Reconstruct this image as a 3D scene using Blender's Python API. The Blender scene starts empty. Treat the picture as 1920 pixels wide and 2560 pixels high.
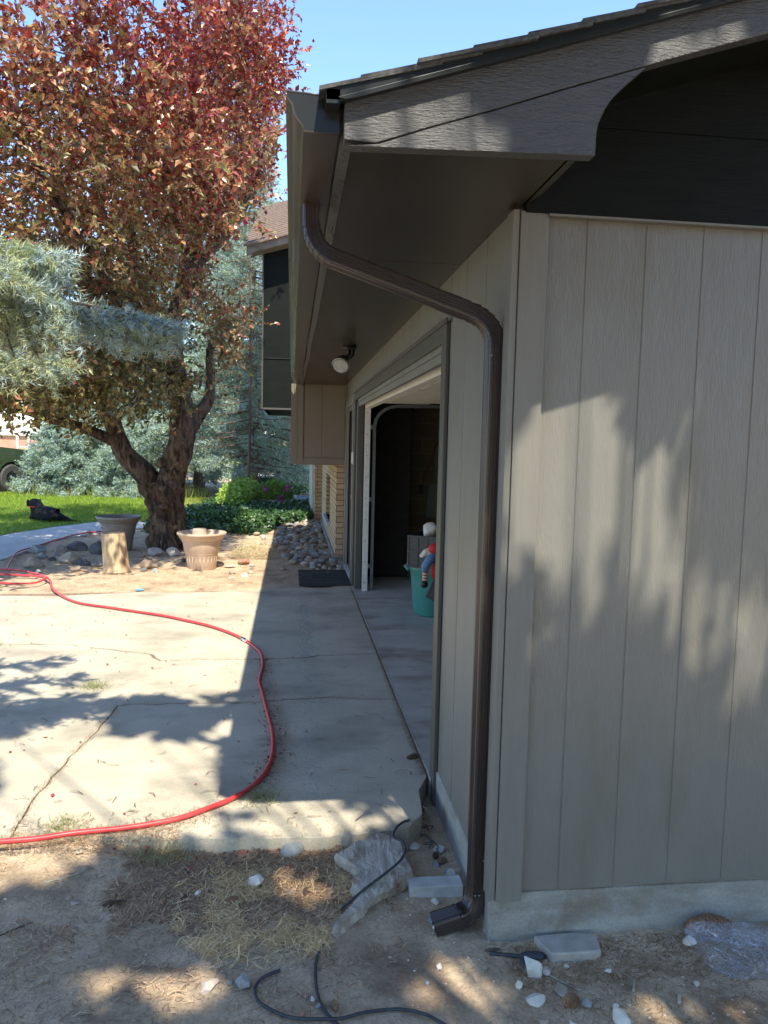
import bpy, bmesh, math, random
import numpy as np
from mathutils import Vector, Matrix
random.seed(7); rng=np.random.default_rng(7)
S=bpy.context.scene; COL=S.collection
R=math.radians
# ---------------------------------------------------------------- camera
yaw,pit,rol=R(6.97),R(-5.16),R(1.29)
fw=Vector((math.sin(yaw)*math.cos(pit),math.cos(yaw)*math.cos(pit),math.sin(pit)))
rt=Vector((math.cos(yaw),-math.sin(yaw),0)); up=rt.cross(fw)
r2=math.cos(rol)*rt+math.sin(rol)*up; u2=-math.sin(rol)*rt+math.cos(rol)*up
cd=bpy.data.cameras.new('camera'); cam=bpy.data.objects.new('camera',cd); COL.objects.link(cam); S.camera=cam
mw=Matrix((r2,u2,-fw)).transposed().to_4x4(); mw.translation=Vector((0,0,1.65)); cam.matrix_world=mw
cd.sensor_fit='VERTICAL'; cd.sensor_height=24; cd.lens=1900/2560*24; cd.clip_start=.02; cd.clip_end=2000
# ---------------------------------------------------------------- light
SUN=Vector((.122,-.597,1.0)).normalized()
w=bpy.data.worlds.new('World'); S.world=w; w.use_nodes=True
nt=w.node_tree; bg=nt.nodes['Background']; sk=nt.nodes.new('ShaderNodeTexSky'); sk.sky_type='NISHITA'
sk.sun_disc=False; sk.sun_elevation=math.asin(SUN.z); sk.sun_rotation=math.atan2(SUN.x,SUN.y)
sk.altitude=600; sk.air_density=1.0; sk.dust_density=0.0; sk.ozone_density=1.0
tn=nt.nodes.new('ShaderNodeMix'); tn.data_type='RGBA'; tn.blend_type='MULTIPLY'; tn.inputs[0].default_value=1; tn.inputs[7].default_value=(.83,.91,1,1); nt.links.new(sk.outputs[0],tn.inputs[6]); nt.links.new(tn.outputs[2],bg.inputs[0]); bg.inputs[1].default_value=.13
sl=bpy.data.lights.new('sun','SUN'); sl.energy=2.6; sl.angle=R(.6); sl.color=(1,.95,.80)
so=bpy.data.objects.new('sun',sl); COL.objects.link(so); so.rotation_euler=SUN.to_track_quat('Z','Y').to_euler(); so.location=(0,0,20)
S.view_settings.view_transform='Standard'; S.view_settings.look='None'; S.view_settings.exposure=1.80; S.view_settings.gamma=1
S.render.engine='CYCLES'; S.cycles.max_bounces=8; S.cycles.transparent_max_bounces=8

# ---------------------------------------------------------------- materials
MATS={}
def M(name,c1,c2=None,rough=.6,sc=(8,8,8),det=6,bump=.0,bsc=None,dist=.004,metal=0,spec=.5,c3=None,sc3=(1.5,1.5,1.5),t3=(.45,.65),b2=None,bump2=0,attr=False,trans=0,ramp=(.35,.65),spk=0,spa=(.72,1.2)):
    m=bpy.data.materials.new(name); m.use_nodes=True; n=m.node_tree; P=n.nodes['Principled BSDF']
    P.inputs['Roughness'].default_value=rough; P.inputs['Metallic'].default_value=metal; P.inputs['Specular IOR Level'].default_value=spec
    tc=n.nodes.new('ShaderNodeTexCoord')
    def noise(s,d=6,ro=.6):
        mp=n.nodes.new('ShaderNodeMapping'); mp.inputs['Scale'].default_value=s; n.links.new(tc.outputs['Object'],mp.inputs[0])
        t=n.nodes.new('ShaderNodeTexNoise'); t.inputs['Scale'].default_value=1; t.inputs['Detail'].default_value=d; t.inputs['Roughness'].default_value=ro
        n.links.new(mp.outputs[0],t.inputs['Vector']); return t.outputs['Fac']
    def mixc(f,a,b):
        x=n.nodes.new('ShaderNodeMix'); x.data_type='RGBA'
        n.links.new(f,x.inputs[0])
        for i,v in ((6,a),(7,b)):
            if isinstance(v,tuple): x.inputs[i].default_value=(*v,1)
            else: n.links.new(v,x.inputs[i])
        return x.outputs[2]
    def ramp_(f,a,b):
        r=n.nodes.new('ShaderNodeMapRange'); r.inputs[1].default_value=a; r.inputs[2].default_value=b; n.links.new(f,r.inputs[0]); return r.outputs[0]
    if attr:
        a=n.nodes.new('ShaderNodeAttribute'); a.attribute_name='Col'; base=a.outputs['Color']
    elif c2: base=mixc(ramp_(noise(sc,det),*ramp),tuple(c1),tuple(c2))
    else: base=None; P.inputs['Base Color'].default_value=(*c1,1)
    if c3: base=mixc(ramp_(noise(sc3,5),*t3),base if base else tuple(c1),tuple(c3))
    if spk and base:
        r_=n.nodes.new('ShaderNodeMapRange'); r_.inputs[1].default_value=.36; r_.inputs[2].default_value=.64; r_.inputs[3].default_value=spa[0]; r_.inputs[4].default_value=spa[1]; n.links.new(noise((spk,)*3,3,.7),r_.inputs[0])
        cc_=n.nodes.new('ShaderNodeCombineColor'); [n.links.new(r_.outputs[0],cc_.inputs[i]) for i in range(3)]
        mm_=n.nodes.new('ShaderNodeMix'); mm_.data_type='RGBA'; mm_.blend_type='MULTIPLY'; mm_.inputs[0].default_value=1; n.links.new(base,mm_.inputs[6]); n.links.new(cc_.outputs[0],mm_.inputs[7]); base=mm_.outputs[2]
    if base: n.links.new(base,P.inputs['Base Color'])
    if bump:
        h=noise(bsc or sc,8,.65)
        B=n.nodes.new('ShaderNodeBump'); B.inputs['Strength'].default_value=bump; B.inputs['Distance'].default_value=dist; n.links.new(h,B.inputs['Height'])
        if bump2:
            B2=n.nodes.new('ShaderNodeBump'); B2.inputs['Strength'].default_value=bump2; B2.inputs['Distance'].default_value=dist*2
            n.links.new(noise(b2,4),B2.inputs['Height']); n.links.new(B.outputs[0],B2.inputs['Normal']); B=B2
        n.links.new(B.outputs[0],P.inputs['Normal'])
    if trans:
        T=n.nodes.new('ShaderNodeBsdfTranslucent'); mx=n.nodes.new('ShaderNodeMixShader'); mx.inputs[0].default_value=trans
        if base: n.links.new(base,T.inputs[0])
        n.links.new(P.outputs[0],mx.inputs[1]); n.links.new(T.outputs[0],mx.inputs[2]); n.links.new(mx.outputs[0],n.nodes['Material Output'].inputs[0])
    MATS[name]=m; return m
def brickmat(name,c1,c2,mortar,bw,rh,ms,ax,rough=.85,bump=.6):
    m=M(name,c1,rough=rough); n=m.node_tree; P=n.nodes['Principled BSDF']
    tc=n.nodes.new('ShaderNodeTexCoord'); sx=n.nodes.new('ShaderNodeSeparateXYZ'); cx=n.nodes.new('ShaderNodeCombineXYZ')
    n.links.new(tc.outputs['Object'],sx.inputs[0]); n.links.new(sx.outputs[ax],cx.inputs[0]); n.links.new(sx.outputs[2],cx.inputs[1])
    b=n.nodes.new('ShaderNodeTexBrick'); n.links.new(cx.outputs[0],b.inputs['Vector'])
    b.inputs['Scale'].default_value=1; b.inputs['Brick Width'].default_value=bw; b.inputs['Row Height'].default_value=rh; b.inputs['Mortar Size'].default_value=ms
    b.inputs['Color1'].default_value=(*c1,1); b.inputs['Color2'].default_value=(*c2,1); b.inputs['Mortar'].default_value=(*mortar,1); b.inputs['Mortar Smooth'].default_value=.2
    t=n.nodes.new('ShaderNodeTexNoise'); t.inputs['Scale'].default_value=60; t.inputs['Detail'].default_value=6; n.links.new(tc.outputs['Object'],t.inputs['Vector'])
    mx=n.nodes.new('ShaderNodeMix'); mx.data_type='RGBA'; mx.blend_type='MULTIPLY'; mx.inputs[0].default_value=.5
    n.links.new(b.outputs['Color'],mx.inputs[6]); n.links.new(t.outputs['Fac'],mx.inputs[7])
    g=n.nodes.new('ShaderNodeMix'); g.data_type='RGBA'; g.blend_type='MULTIPLY'; g.inputs[0].default_value=1; g.inputs[7].default_value=(1.3,1.3,1.3,1); n.links.new(mx.outputs[2],g.inputs[6])
    n.links.new(g.outputs[2],P.inputs['Base Color'])
    B=n.nodes.new('ShaderNodeBump'); B.invert=True; B.inputs['Strength'].default_value=bump; B.inputs['Distance'].default_value=.008; n.links.new(b.outputs['Fac'],B.inputs['Height']); n.links.new(B.outputs[0],P.inputs['Normal'])
    return m
m_dirt=M('dirt',(.50,.36,.225),(.66,.50,.335),rough=.95,sc=(5,5,5),bump=1,bsc=(70,70,70),dist=.012,c3=(.26,.165,.10),spk=70,spa=(.84,1.12),sc3=(2.3,2.3,2.3),t3=(.52,.72),b2=(320,320,320),bump2=.5)
m_conc=M('concrete',(.42,.365,.275),(.51,.45,.34),rough=.9,sc=(2.2,2.2,2.2),bump=.5,bsc=(220,220,220),dist=.002,c3=(.27,.235,.18),sc3=(1.3,1.9,1),t3=(.5,.72),b2=(30,30,30),bump2=.3,spk=130,spa=(.86,1.1))
m_walk=M('pale_concrete',(.42,.41,.39),(.52,.51,.49),rough=.9,sc=(3,3,3),bump=.3,bsc=(100,100,100),dist=.002)
m_found=M('foundation_concrete',(.24,.23,.20),(.36,.35,.31),spk=90,spa=(.88,1.08),rough=.9,sc=(4,4,14),bump=.6,bsc=(60,60,60),dist=.003,c3=(.20,.17,.12),sc3=(6,6,6),t3=(.5,.72))
m_floor=M('garage_floor',(.36,.33,.28),(.50,.46,.40),rough=.6,sc=(2.5,2.5,2.5),bump=.2,bsc=(80,80,80),dist=.002,c3=(.16,.11,.07),sc3=(1.2,2,1),t3=(.5,.7))
m_side=M('painted_siding',(.182,.172,.149),(.200,.189,.164),rough=.40,spec=.7,sc=(5,5,2),c3=(.165,.148,.115),sc3=(5,5,1.1),t3=(.52,.74),bump=.75,bsc=(190,190,26),dist=.003,b2=(34,34,11),bump2=.45)
m_trim=M('painted_trim',(.184,.174,.151),(.202,.191,.166),rough=.42,sc=(40,40,3),bump=.45,bsc=(300,300,9),dist=.002,b2=(30,30,8),bump2=.2)
m_dtrim=M('dark_door_trim',(.072,.066,.054),(.09,.083,.067),rough=.5,sc=(40,40,3),bump=.2,bsc=(200,200,9),dist=.002)
m_barge=M('dark_rough_sawn_board',(.026,.023,.021),(.040,.036,.033),rough=.46,sc=(8,8,60),bump=1.0,bsc=(26,26,300),dist=.006,spec=1.0,b2=(60,60,170),bump2=.55)
m_barge.node_tree.nodes['Principled BSDF'].inputs['IOR'].default_value=1.6
m_frieze=M('dark_green_board',(.006,.0075,.006),(.009,.011,.009),spec=.15,rough=.6,sc=(5,5,40),bump=.7,bsc=(14,14,160),dist=.003)
m_sof=M('dark_soffit_paint',(.024,.017,.011),(.031,.022,.014),rough=.23,sc=(3,3,3),bump=1.0,bsc=(120,40,120),dist=.0015,spec=.5,b2=(260,90,260),bump2=.35)
m_gut=M('brown_gutter_metal',(.055,.040,.033),(.062,.046,.038),rough=.28,sc=(2,2,2),spec=.6,bump=.05,bsc=(6,2,6),dist=.002)
m_gutrefl=M('gutter_reflection',(.085,.075,.055),(.10,.09,.065),rough=.22,sc=(2,2,2),spec=.8,bump=.05,bsc=(6,2,6),dist=.002)  # lighter olive paints the trees' reflection onto the brown gutter front
m_ds=M('downspout_metal',(.036,.024,.020),(.043,.030,.025),rough=.33,sc=(12,12,3),spec=.7,bump=.08,bsc=(90,90,20),dist=.002)
m_drip=M('drip_edge_metal',(.012,.014,.015),rough=.3,spec=.6)
m_shin=M('asphalt_shingle',(.05,.05,.05),(.11,.105,.10),rough=.95,sc=(60,60,60),bump=.6,bsc=(150,150,150),dist=.004)
m_shin2=M('brown_shingle',(.13,.085,.06),(.22,.16,.12),rough=.95,sc=(14,14,30),bump=.6,bsc=(90,90,90),dist=.006)
m_tan=M('tan_panel_paint',(.185,.15,.10),(.20,.165,.115),rough=.6,sc=(3,3,3),bump=.15,bsc=(60,60,20),dist=.002)
m_white=M('white_paint',(.62,.58,.50),(.70,.66,.58),rough=.5,sc=(20,20,20),bump=.1,dist=.001)
m_plast=M('white_plastic',(.55,.52,.45),rough=.35)
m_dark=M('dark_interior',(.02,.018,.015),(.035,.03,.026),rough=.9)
m_blackp=M('black_plastic',(.03,.03,.032),(.045,.045,.048),rough=.45,sc=(30,30,30))
m_teal=M('teal_plastic',(.045,.20,.165),(.055,.225,.185),rough=.38,sc=(10,10,3),bump=.1,dist=.001)
m_steel=M('galvanised_steel',(.20,.24,.25),(.28,.32,.33),rough=.4,metal=.6,sc=(20,20,20))
m_hose=M('red_hose_rubber',(.50,.035,.04),(.60,.06,.06),rough=.42,sc=(20,20,20),bump=.25,bsc=(160,160,160),dist=.001)
m_cable=M('black_cable_rubber',(.028,.032,.038),(.05,.055,.06),rough=.6,sc=(30,30,30),bump=.2,dist=.001)
m_bark=M('tree_bark',(.11,.07,.05),(.27,.19,.13),rough=.95,sc=(22,22,5),bump=1,bsc=(44,44,10),dist=.05,c3=(.05,.03,.022),sc3=(11,11,3.5),t3=(.5,.6),b2=(12,12,4),bump2=1)
m_bark2=M('spruce_bark',(.09,.06,.045),(.17,.12,.09),rough=.95,sc=(8,8,3),bump=1,bsc=(30,30,8),dist=.02)
m_barkslab=M('weathered_bark',(.36,.31,.25),(.52,.46,.39),rough=.95,sc=(40,12,20),bump=1,bsc=(70,18,40),dist=.012,c3=(.22,.14,.08),sc3=(14,6,9),t3=(.52,.7))
m_stump=M('cut_log_wood',(.42,.30,.17),(.58,.46,.30),rough=.85,sc=(30,30,3),bump=.6,bsc=(70,70,5),dist=.006,c3=(.25,.15,.08),sc3=(12,12,2),t3=(.55,.72))
m_stumptop=M('log_end_grain',(.10,.07,.05),(.2,.14,.10),rough=.9,sc=(40,40,40),bump=.4,dist=.003)
m_terra=M('faded_terracotta_plastic',(.52,.38,.28),(.58,.44,.33),rough=.55,sc=(8,8,8),bump=.1,dist=.002)
m_terra2=M('grey_tan_plastic',(.30,.25,.21),(.36,.30,.25),rough=.55,sc=(8,8,8),bump=.1,dist=.002)
m_soil=M('potting_soil',(.05,.03,.02),(.10,.065,.045),rough=1,sc=(40,40,40),bump=.8,dist=.01)
def rockm(n,a,b,s=14): return M(n,a,b,rough=.85,sc=(s,s,s),bump=.7,bsc=(60,60,60),dist=.004)
m_rgrey=rockm('grey_stone',(.22,.23,.22),(.34,.35,.34)); m_rwht=rockm('white_stone',(.55,.50,.42),(.72,.68,.60)); m_rpink=rockm('pale_pink_stone',(.48,.38,.31),(.60,.50,.42))
m_rtan=rockm('tan_stone',(.32,.25,.18),(.45,.37,.28)); m_rdark=rockm('dark_stone',(.07,.065,.065),(.16,.15,.15)); m_rred=rockm('red_flagstone',(.36,.17,.11),(.48,.26,.18)); m_rbrown=rockm('brown_stone',(.22,.15,.11),(.34,.25,.19))
m_grass=M('lawn_blades',(.1,.2,.03),attr=True,rough=.6,trans=.35,spec=.3); m_lawn=M('lawn_soil_green',(.12,.19,.03),(.20,.30,.05),rough=.95,sc=(9,9,9),bump=.8,bsc=(60,60,60),dist=.03)
m_field=M('field_grass',(.20,.26,.08),(.33,.36,.14),rough=.95,sc=(.3,.3,.3)); m_street=M('street_asphalt',(.34,.31,.27),(.44,.41,.36),rough=.9,sc=(2,2,2),bump=.2,dist=.005,c3=(.40,.28,.15),sc3=(.5,.8,.5),t3=(.5,.7))
m_leaf=M('leaf',(.1,.1,.1),attr=True,rough=.33,spec=.6,trans=.3); m_needle=M('needle',(.1,.1,.1),attr=True,rough=.55,spec=.35,trans=.12)
m_leaf2=M('shade_leaf',(.1,.1,.1),attr=True,rough=.5,spec=.3,trans=.6)
m_litter=M('litter',(.1,.1,.1),attr=True,rough=.85,trans=.1)
m_cone=M('pine_cone',(.20,.11,.06),(.34,.20,.11),rough=.8,sc=(60,60,60),bump=.3,dist=.002)
m_coned=M('dark_pine_cone',(.06,.035,.022),(.12,.07,.045),rough=.8,sc=(60,60,60),bump=.3,dist=.002)
m_stick=M('stick_wood',(.28,.24,.19),(.42,.37,.3),rough=.9,sc=(40,40,40),bump=.4,dist=.002)
m_mat=M('rubber_mat',(.028,.028,.03),(.055,.052,.05),rough=.7,sc=(30,30,30),bump=.3,dist=.002)
m_fur=M('black_fur',(.008,.008,.009),(.014,.014,.016),rough=.85,spec=.25,sc=(60,60,60),bump=.4,dist=.006); m_red=M('red_fabric',(.55,.02,.02),rough=.6)
m_denim=M('blue_denim',(.10,.18,.32),(.16,.27,.43),rough=.8,sc=(60,60,60)); m_cream=M('cream_fabric',(.6,.5,.38),(.7,.62,.5),rough=.8,sc=(20,20,20))
m_car=M('dark_green_car_paint',(.05,.075,.04),rough=.12,spec=.8); m_glass=M('dark_glass',(.02,.025,.03),rough=.05,spec=.9); m_chrome=M('chrome',(.7,.7,.7),rough=.15,metal=1)
m_tyre=M('tyre_rubber',(.05,.048,.045),(.08,.075,.07),rough=.85,sc=(20,20,20)); m_brickred=M('red_roof',(.5,.22,.16),(.6,.3,.22),rough=.9,sc=(2,2,2)); m_pale=M('pale_wall',(.55,.52,.48),(.62,.6,.56),rough=.9,sc=(2,2,2))
m_handle=M('grey_green_plastic',(.22,.27,.24),(.27,.32,.29),rough=.5,sc=(20,20,20)); m_wood=M('wood_handle',(.20,.11,.06),(.28,.17,.10),rough=.6,sc=(30,30,4))
m_lens=M('lamp_lens',(.30,.29,.25),(.42,.40,.36),rough=.25,sc=(30,30,30),bump=.3,dist=.002)
m_blk=M('black_metal',(.015,.015,.015),rough=.4)
m_brk_x=brickmat('tan_brick_side',(.50,.36,.20),(.60,.46,.29),(.10,.07,.05),.30,.077,.006,1)
m_brk_y=brickmat('tan_brick_front',(.42,.27,.15),(.52,.36,.22),(.10,.07,.05),.20,.077,.006,0)
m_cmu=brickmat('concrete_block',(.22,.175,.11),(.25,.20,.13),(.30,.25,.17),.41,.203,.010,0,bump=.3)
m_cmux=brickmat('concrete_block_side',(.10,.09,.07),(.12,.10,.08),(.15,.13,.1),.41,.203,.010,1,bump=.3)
mb_=bpy.data.materials.new('clear_plastic'); mb_.use_nodes=True; P=mb_.node_tree.nodes['Principled BSDF']
n=mb_.node_tree; P.inputs['Base Color'].default_value=(.80,.86,.98,1); P.inputs['Roughness'].default_value=.06; P.inputs['Specular IOR Level'].default_value=1
tr=n.nodes.new('ShaderNodeBsdfTransparent'); tr.inputs[0].default_value=(.93,.95,1,1); mx=n.nodes.new('ShaderNodeMixShader'); mx.inputs[0].default_value=.22
n.links.new(tr.outputs[0],mx.inputs[1]); n.links.new(P.outputs[0],mx.inputs[2]); n.links.new(mx.outputs[0],n.nodes['Material Output'].inputs[0]); m_bag=mb_
tc_=n.nodes.new('ShaderNodeTexCoord'); fs_=[]
for sc_,di_ in ((9,1.5),(23,2.2)):
    vo_=n.nodes.new('ShaderNodeTexNoise'); vo_.inputs['Scale'].default_value=sc_; vo_.inputs['Detail'].default_value=2; vo_.inputs['Distortion'].default_value=di_; n.links.new(tc_.outputs['Object'],vo_.inputs['Vector'])
    m1_=n.nodes.new('ShaderNodeMath'); m1_.operation='SUBTRACT'; m1_.inputs[1].default_value=.5; n.links.new(vo_.outputs['Fac'],m1_.inputs[0]); m2_=n.nodes.new('ShaderNodeMath'); m2_.operation='ABSOLUTE'; n.links.new(m1_.outputs[0],m2_.inputs[0])
    mr_=n.nodes.new('ShaderNodeMapRange'); mr_.inputs[1].default_value=0; mr_.inputs[2].default_value=.012; mr_.inputs[3].default_value=.40; mr_.inputs[4].default_value=.045; n.links.new(m2_.outputs[0],mr_.inputs[0]); fs_.append(mr_.outputs[0])  # pale lines: whitened creases that also stand in for crinkle highlights
ad_=n.nodes.new('ShaderNodeMath'); ad_.operation='ADD'; n.links.new(fs_[0],ad_.inputs[0]); n.links.new(fs_[1],ad_.inputs[1]); n.links.new(ad_.outputs[0],mx.inputs[0])

# ---------------------------------------------------------------- helpers
def tag(o,label=None,cat=None,group=None,kind=None):
    if label: o['label']=label
    if cat: o['category']=cat
    if group: o['group']=group
    if kind: o['kind']=kind
    return o
def thing(name,label,cat,loc=(0,0,0),group=None):
    o=bpy.data.objects.new(name,None); COL.objects.link(o); o.location=loc; o.empty_display_size=.1
    return tag(o,label,cat,group)
def wloc(o):
    v=Vector((0,0,0))
    while o: v+=o.location; o=o.parent
    return v
def V3(p): return Vector(p)
class MB:
    def __init__(s): s.v=[]; s.f=[]
    def add(s,v,f):
        n=len(s.v); s.v+= [tuple(p) for p in v]; s.f+=[tuple(i+n for i in q) for q in f]; return s
    def box(s,x0,x1,y0,y1,z0,z1):
        v=[(x,y,z) for z in (z0,z1) for y in (y0,y1) for x in (x0,x1)]
        return s.add(v,[(0,2,3,1),(4,5,7,6),(0,1,5,4),(2,6,7,3),(0,4,6,2),(1,3,7,5)])
    def obox(s,c,ax,ay,az,hx,hy,hz):
        c,ax,ay,az=map(V3,(c,ax,ay,az)); v=[c+ax*i*hx+ay*j*hy+az*k*hz for k in(-1,1) for j in(-1,1) for i in(-1,1)]
        return s.add(v,[(0,2,3,1),(4,5,7,6),(0,1,5,4),(2,6,7,3),(0,4,6,2),(1,3,7,5)])
    def prism(s,poly,axis,a,b):   # poly 2D, extruded along axis (0 x,1 y,2 z) from a to b
        n=len(poly)
        def mk(p,t): return {0:(t,p[0],p[1]),1:(p[0],t,p[1]),2:(p[0],p[1],t)}[axis]
        v=[mk(p,a) for p in poly]+[mk(p,b) for p in poly]
        f=[tuple(range(n)),tuple(range(2*n-1,n-1,-1))]+[(i,i+n,(i+1)%n+n,(i+1)%n) for i in range(n)]
        return s.add(v,f)
    def tube(s,pts,r,k=8,cap=True,jit=0):
        pts=[V3(p) for p in pts]; n=len(pts); rs=r if isinstance(r,(list,tuple)) else [r]*n
        ref=Vector((0,0,1)); d0=(pts[1]-pts[0]).normalized()
        if abs(d0.dot(ref))>.9: ref=Vector((1,0,0))
        a=d0.cross(ref).normalized(); vv=[]
        for i in range(n):
            d=((pts[min(i+1,n-1)]-pts[max(i-1,0)])).normalized(); a=(a-d*a.dot(d)).normalized(); b=d.cross(a)
            for j in range(k):
                t=2*math.pi*j/k; q=rs[i]*(1+(random.uniform(-jit,jit) if jit else 0)); vv.append(pts[i]+a*math.cos(t)*q+b*math.sin(t)*q)
        f=[(i*k+j,i*k+(j+1)%k,(i+1)*k+(j+1)%k,(i+1)*k+j) for i in range(n-1) for j in range(k)]
        if cap: f+=[tuple(range(k-1,-1,-1)),tuple((n-1)*k+j for j in range(k))]
        return s.add(vv,f)
    def lathe(s,prof,c,k=32,ax=2):
        vv=[];n=len(prof)
        for r,z in prof:
            for j in range(k):
                t=2*math.pi*j/k; p=(r*math.cos(t),r*math.sin(t),z)
                if ax==1: p=(p[0],z,p[1])
                if ax==0: p=(z,p[0],p[1])
                vv.append((c[0]+p[0],c[1]+p[1],c[2]+p[2]))
        return s.add(vv,[(i*k+j,i*k+(j+1)%k,(i+1)*k+(j+1)%k,(i+1)*k+j) for i in range(n-1) for j in range(k)])
    def sweep(s,prof,pts,upv,cap=True):  # closed profile (a,b): a along side, b along fixed dir upv
        pts=[V3(p) for p in pts]; n=len(pts); k=len(prof); u=V3(upv).normalized(); vv=[]
        for i in range(n):
            if i==0: d=(pts[1]-pts[0]).normalized()
            elif i==n-1: d=(pts[-1]-pts[-2]).normalized()
            else: d=((pts[i+1]-pts[i]).normalized()+(pts[i]-pts[i-1]).normalized()).normalized()
            uu=(u-d*u.dot(d)).normalized(); sd=d.cross(uu)
            for a,b in prof: vv.append(pts[i]+sd*a+uu*b)
        f=[(i*k+j,i*k+(j+1)%k,(i+1)*k+(j+1)%k,(i+1)*k+j) for i in range(n-1) for j in range(k)]
        if cap: f+=[tuple(range(k-1,-1,-1)),tuple((n-1)*k+j for j in range(k))]
        return s.add(vv,f)
    def rock(s,c,r,seed=0,sub=2,rough=.22,flat=0,rot=0,ang=False):
        bm=bmesh.new(); bmesh.ops.create_icosphere(bm,subdivisions=sub,radius=1); rr=random.Random(seed)
        pl=[(Vector((rr.uniform(-1,1),rr.uniform(-1,1),rr.uniform(-.7,1))).normalized(),rr.uniform(.45,.80)) for _ in range(13 if ang else 0)]
        ph=[(Vector((rr.uniform(-1,1),rr.uniform(-1,1),rr.uniform(-1,1)))*rr.uniform(1.2,3.5),rr.uniform(0,6.28),rr.uniform(.3,1)) for _ in range(6)]
        vv=[]
        for v in bm.verts:
            p=v.co.copy()
            for nn,dd in pl:
                q=p.dot(nn)
                if q>dd: p-=nn*(q-dd)
            d=sum(a*math.sin(k.dot(v.co)+f) for k,f,a in ph)/4
            p*=1+rough*d; z=p.z*r[2]
            if flat and z<-flat*r[2]: z=-flat*r[2]
            x,y=p.x*r[0],p.y*r[1]; vv.append((c[0]+x*math.cos(rot)-y*math.sin(rot),c[1]+x*math.sin(rot)+y*math.cos(rot),c[2]+z))
        f=[tuple(v.index for v in q.verts) for q in bm.faces]; bm.free(); return s.add(vv,f)
    def build(s,name,mat,parent=None,smooth=False,bevel=0,loc=None,sub=0):
        off=wloc(parent) if parent else Vector(loc or (0,0,0))
        me=bpy.data.meshes.new(name); me.from_pydata([tuple(V3(p)-off) for p in s.v],[],s.f); me.update()
        if smooth: me.shade_smooth() if hasattr(me,'shade_smooth') else [setattr(p,'use_smooth',True) for p in me.polygons]
        for m in (mat if isinstance(mat,(list,tuple)) else [mat]): me.materials.append(m)
        o=bpy.data.objects.new(name,me); COL.objects.link(o)
        if parent: o.parent=parent
        else: o.location=off
        if bevel: b=o.modifiers.new('b','BEVEL'); b.width=bevel; b.segments=2; b.limit_method='ANGLE'
        if sub: b=o.modifiers.new('s','SUBSURF'); b.levels=sub; b.render_levels=sub
        if smooth=='auto': 
            bm=bmesh.new(); bm.from_mesh(me)
            for e in bm.edges:
                if len(e.link_faces)==2 and e.calc_face_angle(0)>R(35): e.smooth=False
            bm.to_mesh(me); bm.free()
        return o
def rawmesh(name,verts,faces,cols,mat,parent=None,loc=(0,0,0)):
    """verts (N,k,3) polygons of k verts (k=3/4); cols (N,3)"""
    N,k,_=verts.shape; off=np.array(wloc(parent) if parent else loc)
    me=bpy.data.meshes.new(name); me.vertices.add(N*k); me.vertices.foreach_set('co',(verts-off).reshape(-1).astype(np.float32))
    me.loops.add(N*k); me.loops.foreach_set('vertex_index',np.arange(N*k,dtype=np.int32)); me.polygons.add(N)
    me.polygons.foreach_set('loop_start',np.arange(0,N*k,k,dtype=np.int32)); me.polygons.foreach_set('loop_total',np.full(N,k,dtype=np.int32))
    me.update(calc_edges=True)
    a=me.color_attributes.new('Col','FLOAT_COLOR','POINT'); c=np.ones((N*k,4),np.float32); c[:,:3]=np.repeat(cols,k,0); a.data.foreach_set('color',c.reshape(-1))
    me.materials.append(mat); o=bpy.data.objects.new(name,me); COL.objects.link(o)
    if parent: o.parent=parent
    else: o.location=off
    return o
def unit(a): return a/np.maximum(np.linalg.norm(a,axis=-1,keepdims=True),1e-9)
def rdir(n): return unit(rng.normal(size=(n,3)))
def leafpolys(c,size,asp=.5,updir=.5):
    """folded pointed leaves: two triangles-ish quads -> one quad diamond each"""
    n=len(c); d=unit(rdir(n)+np.array([0,0,-.25])); nn=unit(rdir(n)+np.array([0,-.25,updir])); s=unit(np.cross(d,nn))
    L=(size*rng.uniform(.65,1.25,n))[:,None]; W=L*asp*.5; k=unit(np.cross(s,d))
    return np.stack([c,c+d*L*.45+s*W+k*L*.10,c+d*L,c+d*L*.45-s*W+k*L*.10],1)
SV=np.array([.122,-.597,1.0])
# camera-space silhouette helper used when deciding how far a crown spreads (crown shaping only)
MC=np.array([list(r2),list(u2),list(fw)])
def pix(P):
    v=(np.asarray(P)-np.array([0,0,1.65]))@MC.T; return 960+1900*v[...,0]/v[...,2],1280-1900*v[...,1]/v[...,2],v[...,2]
def vnoise(x,y,seed=0):
    xi=np.floor(x).astype(int); yi=np.floor(y).astype(int); xf=x-xi; yf=y-yi; xf=xf*xf*(3-2*xf); yf=yf*yf*(3-2*yf)
    def h(a,b):
        q=(a*374761393+b*668265263+seed*974711)&0xffffffff; q=((q^(q>>13))*1274126177)&0xffffffff; return ((q^(q>>16))&0xffff)/65535.
    return (h(xi,yi)*(1-xf)+h(xi+1,yi)*xf)*(1-yf)+(h(xi,yi+1)*(1-xf)+h(xi+1,yi+1)*xf)*yf
def fbm(x,y,o=4,seed=0):
    t=0;a=.5
    for i in range(o): t=t+a*vnoise(x*2**i,y*2**i,seed+i); a*=.5
    return t

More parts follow.
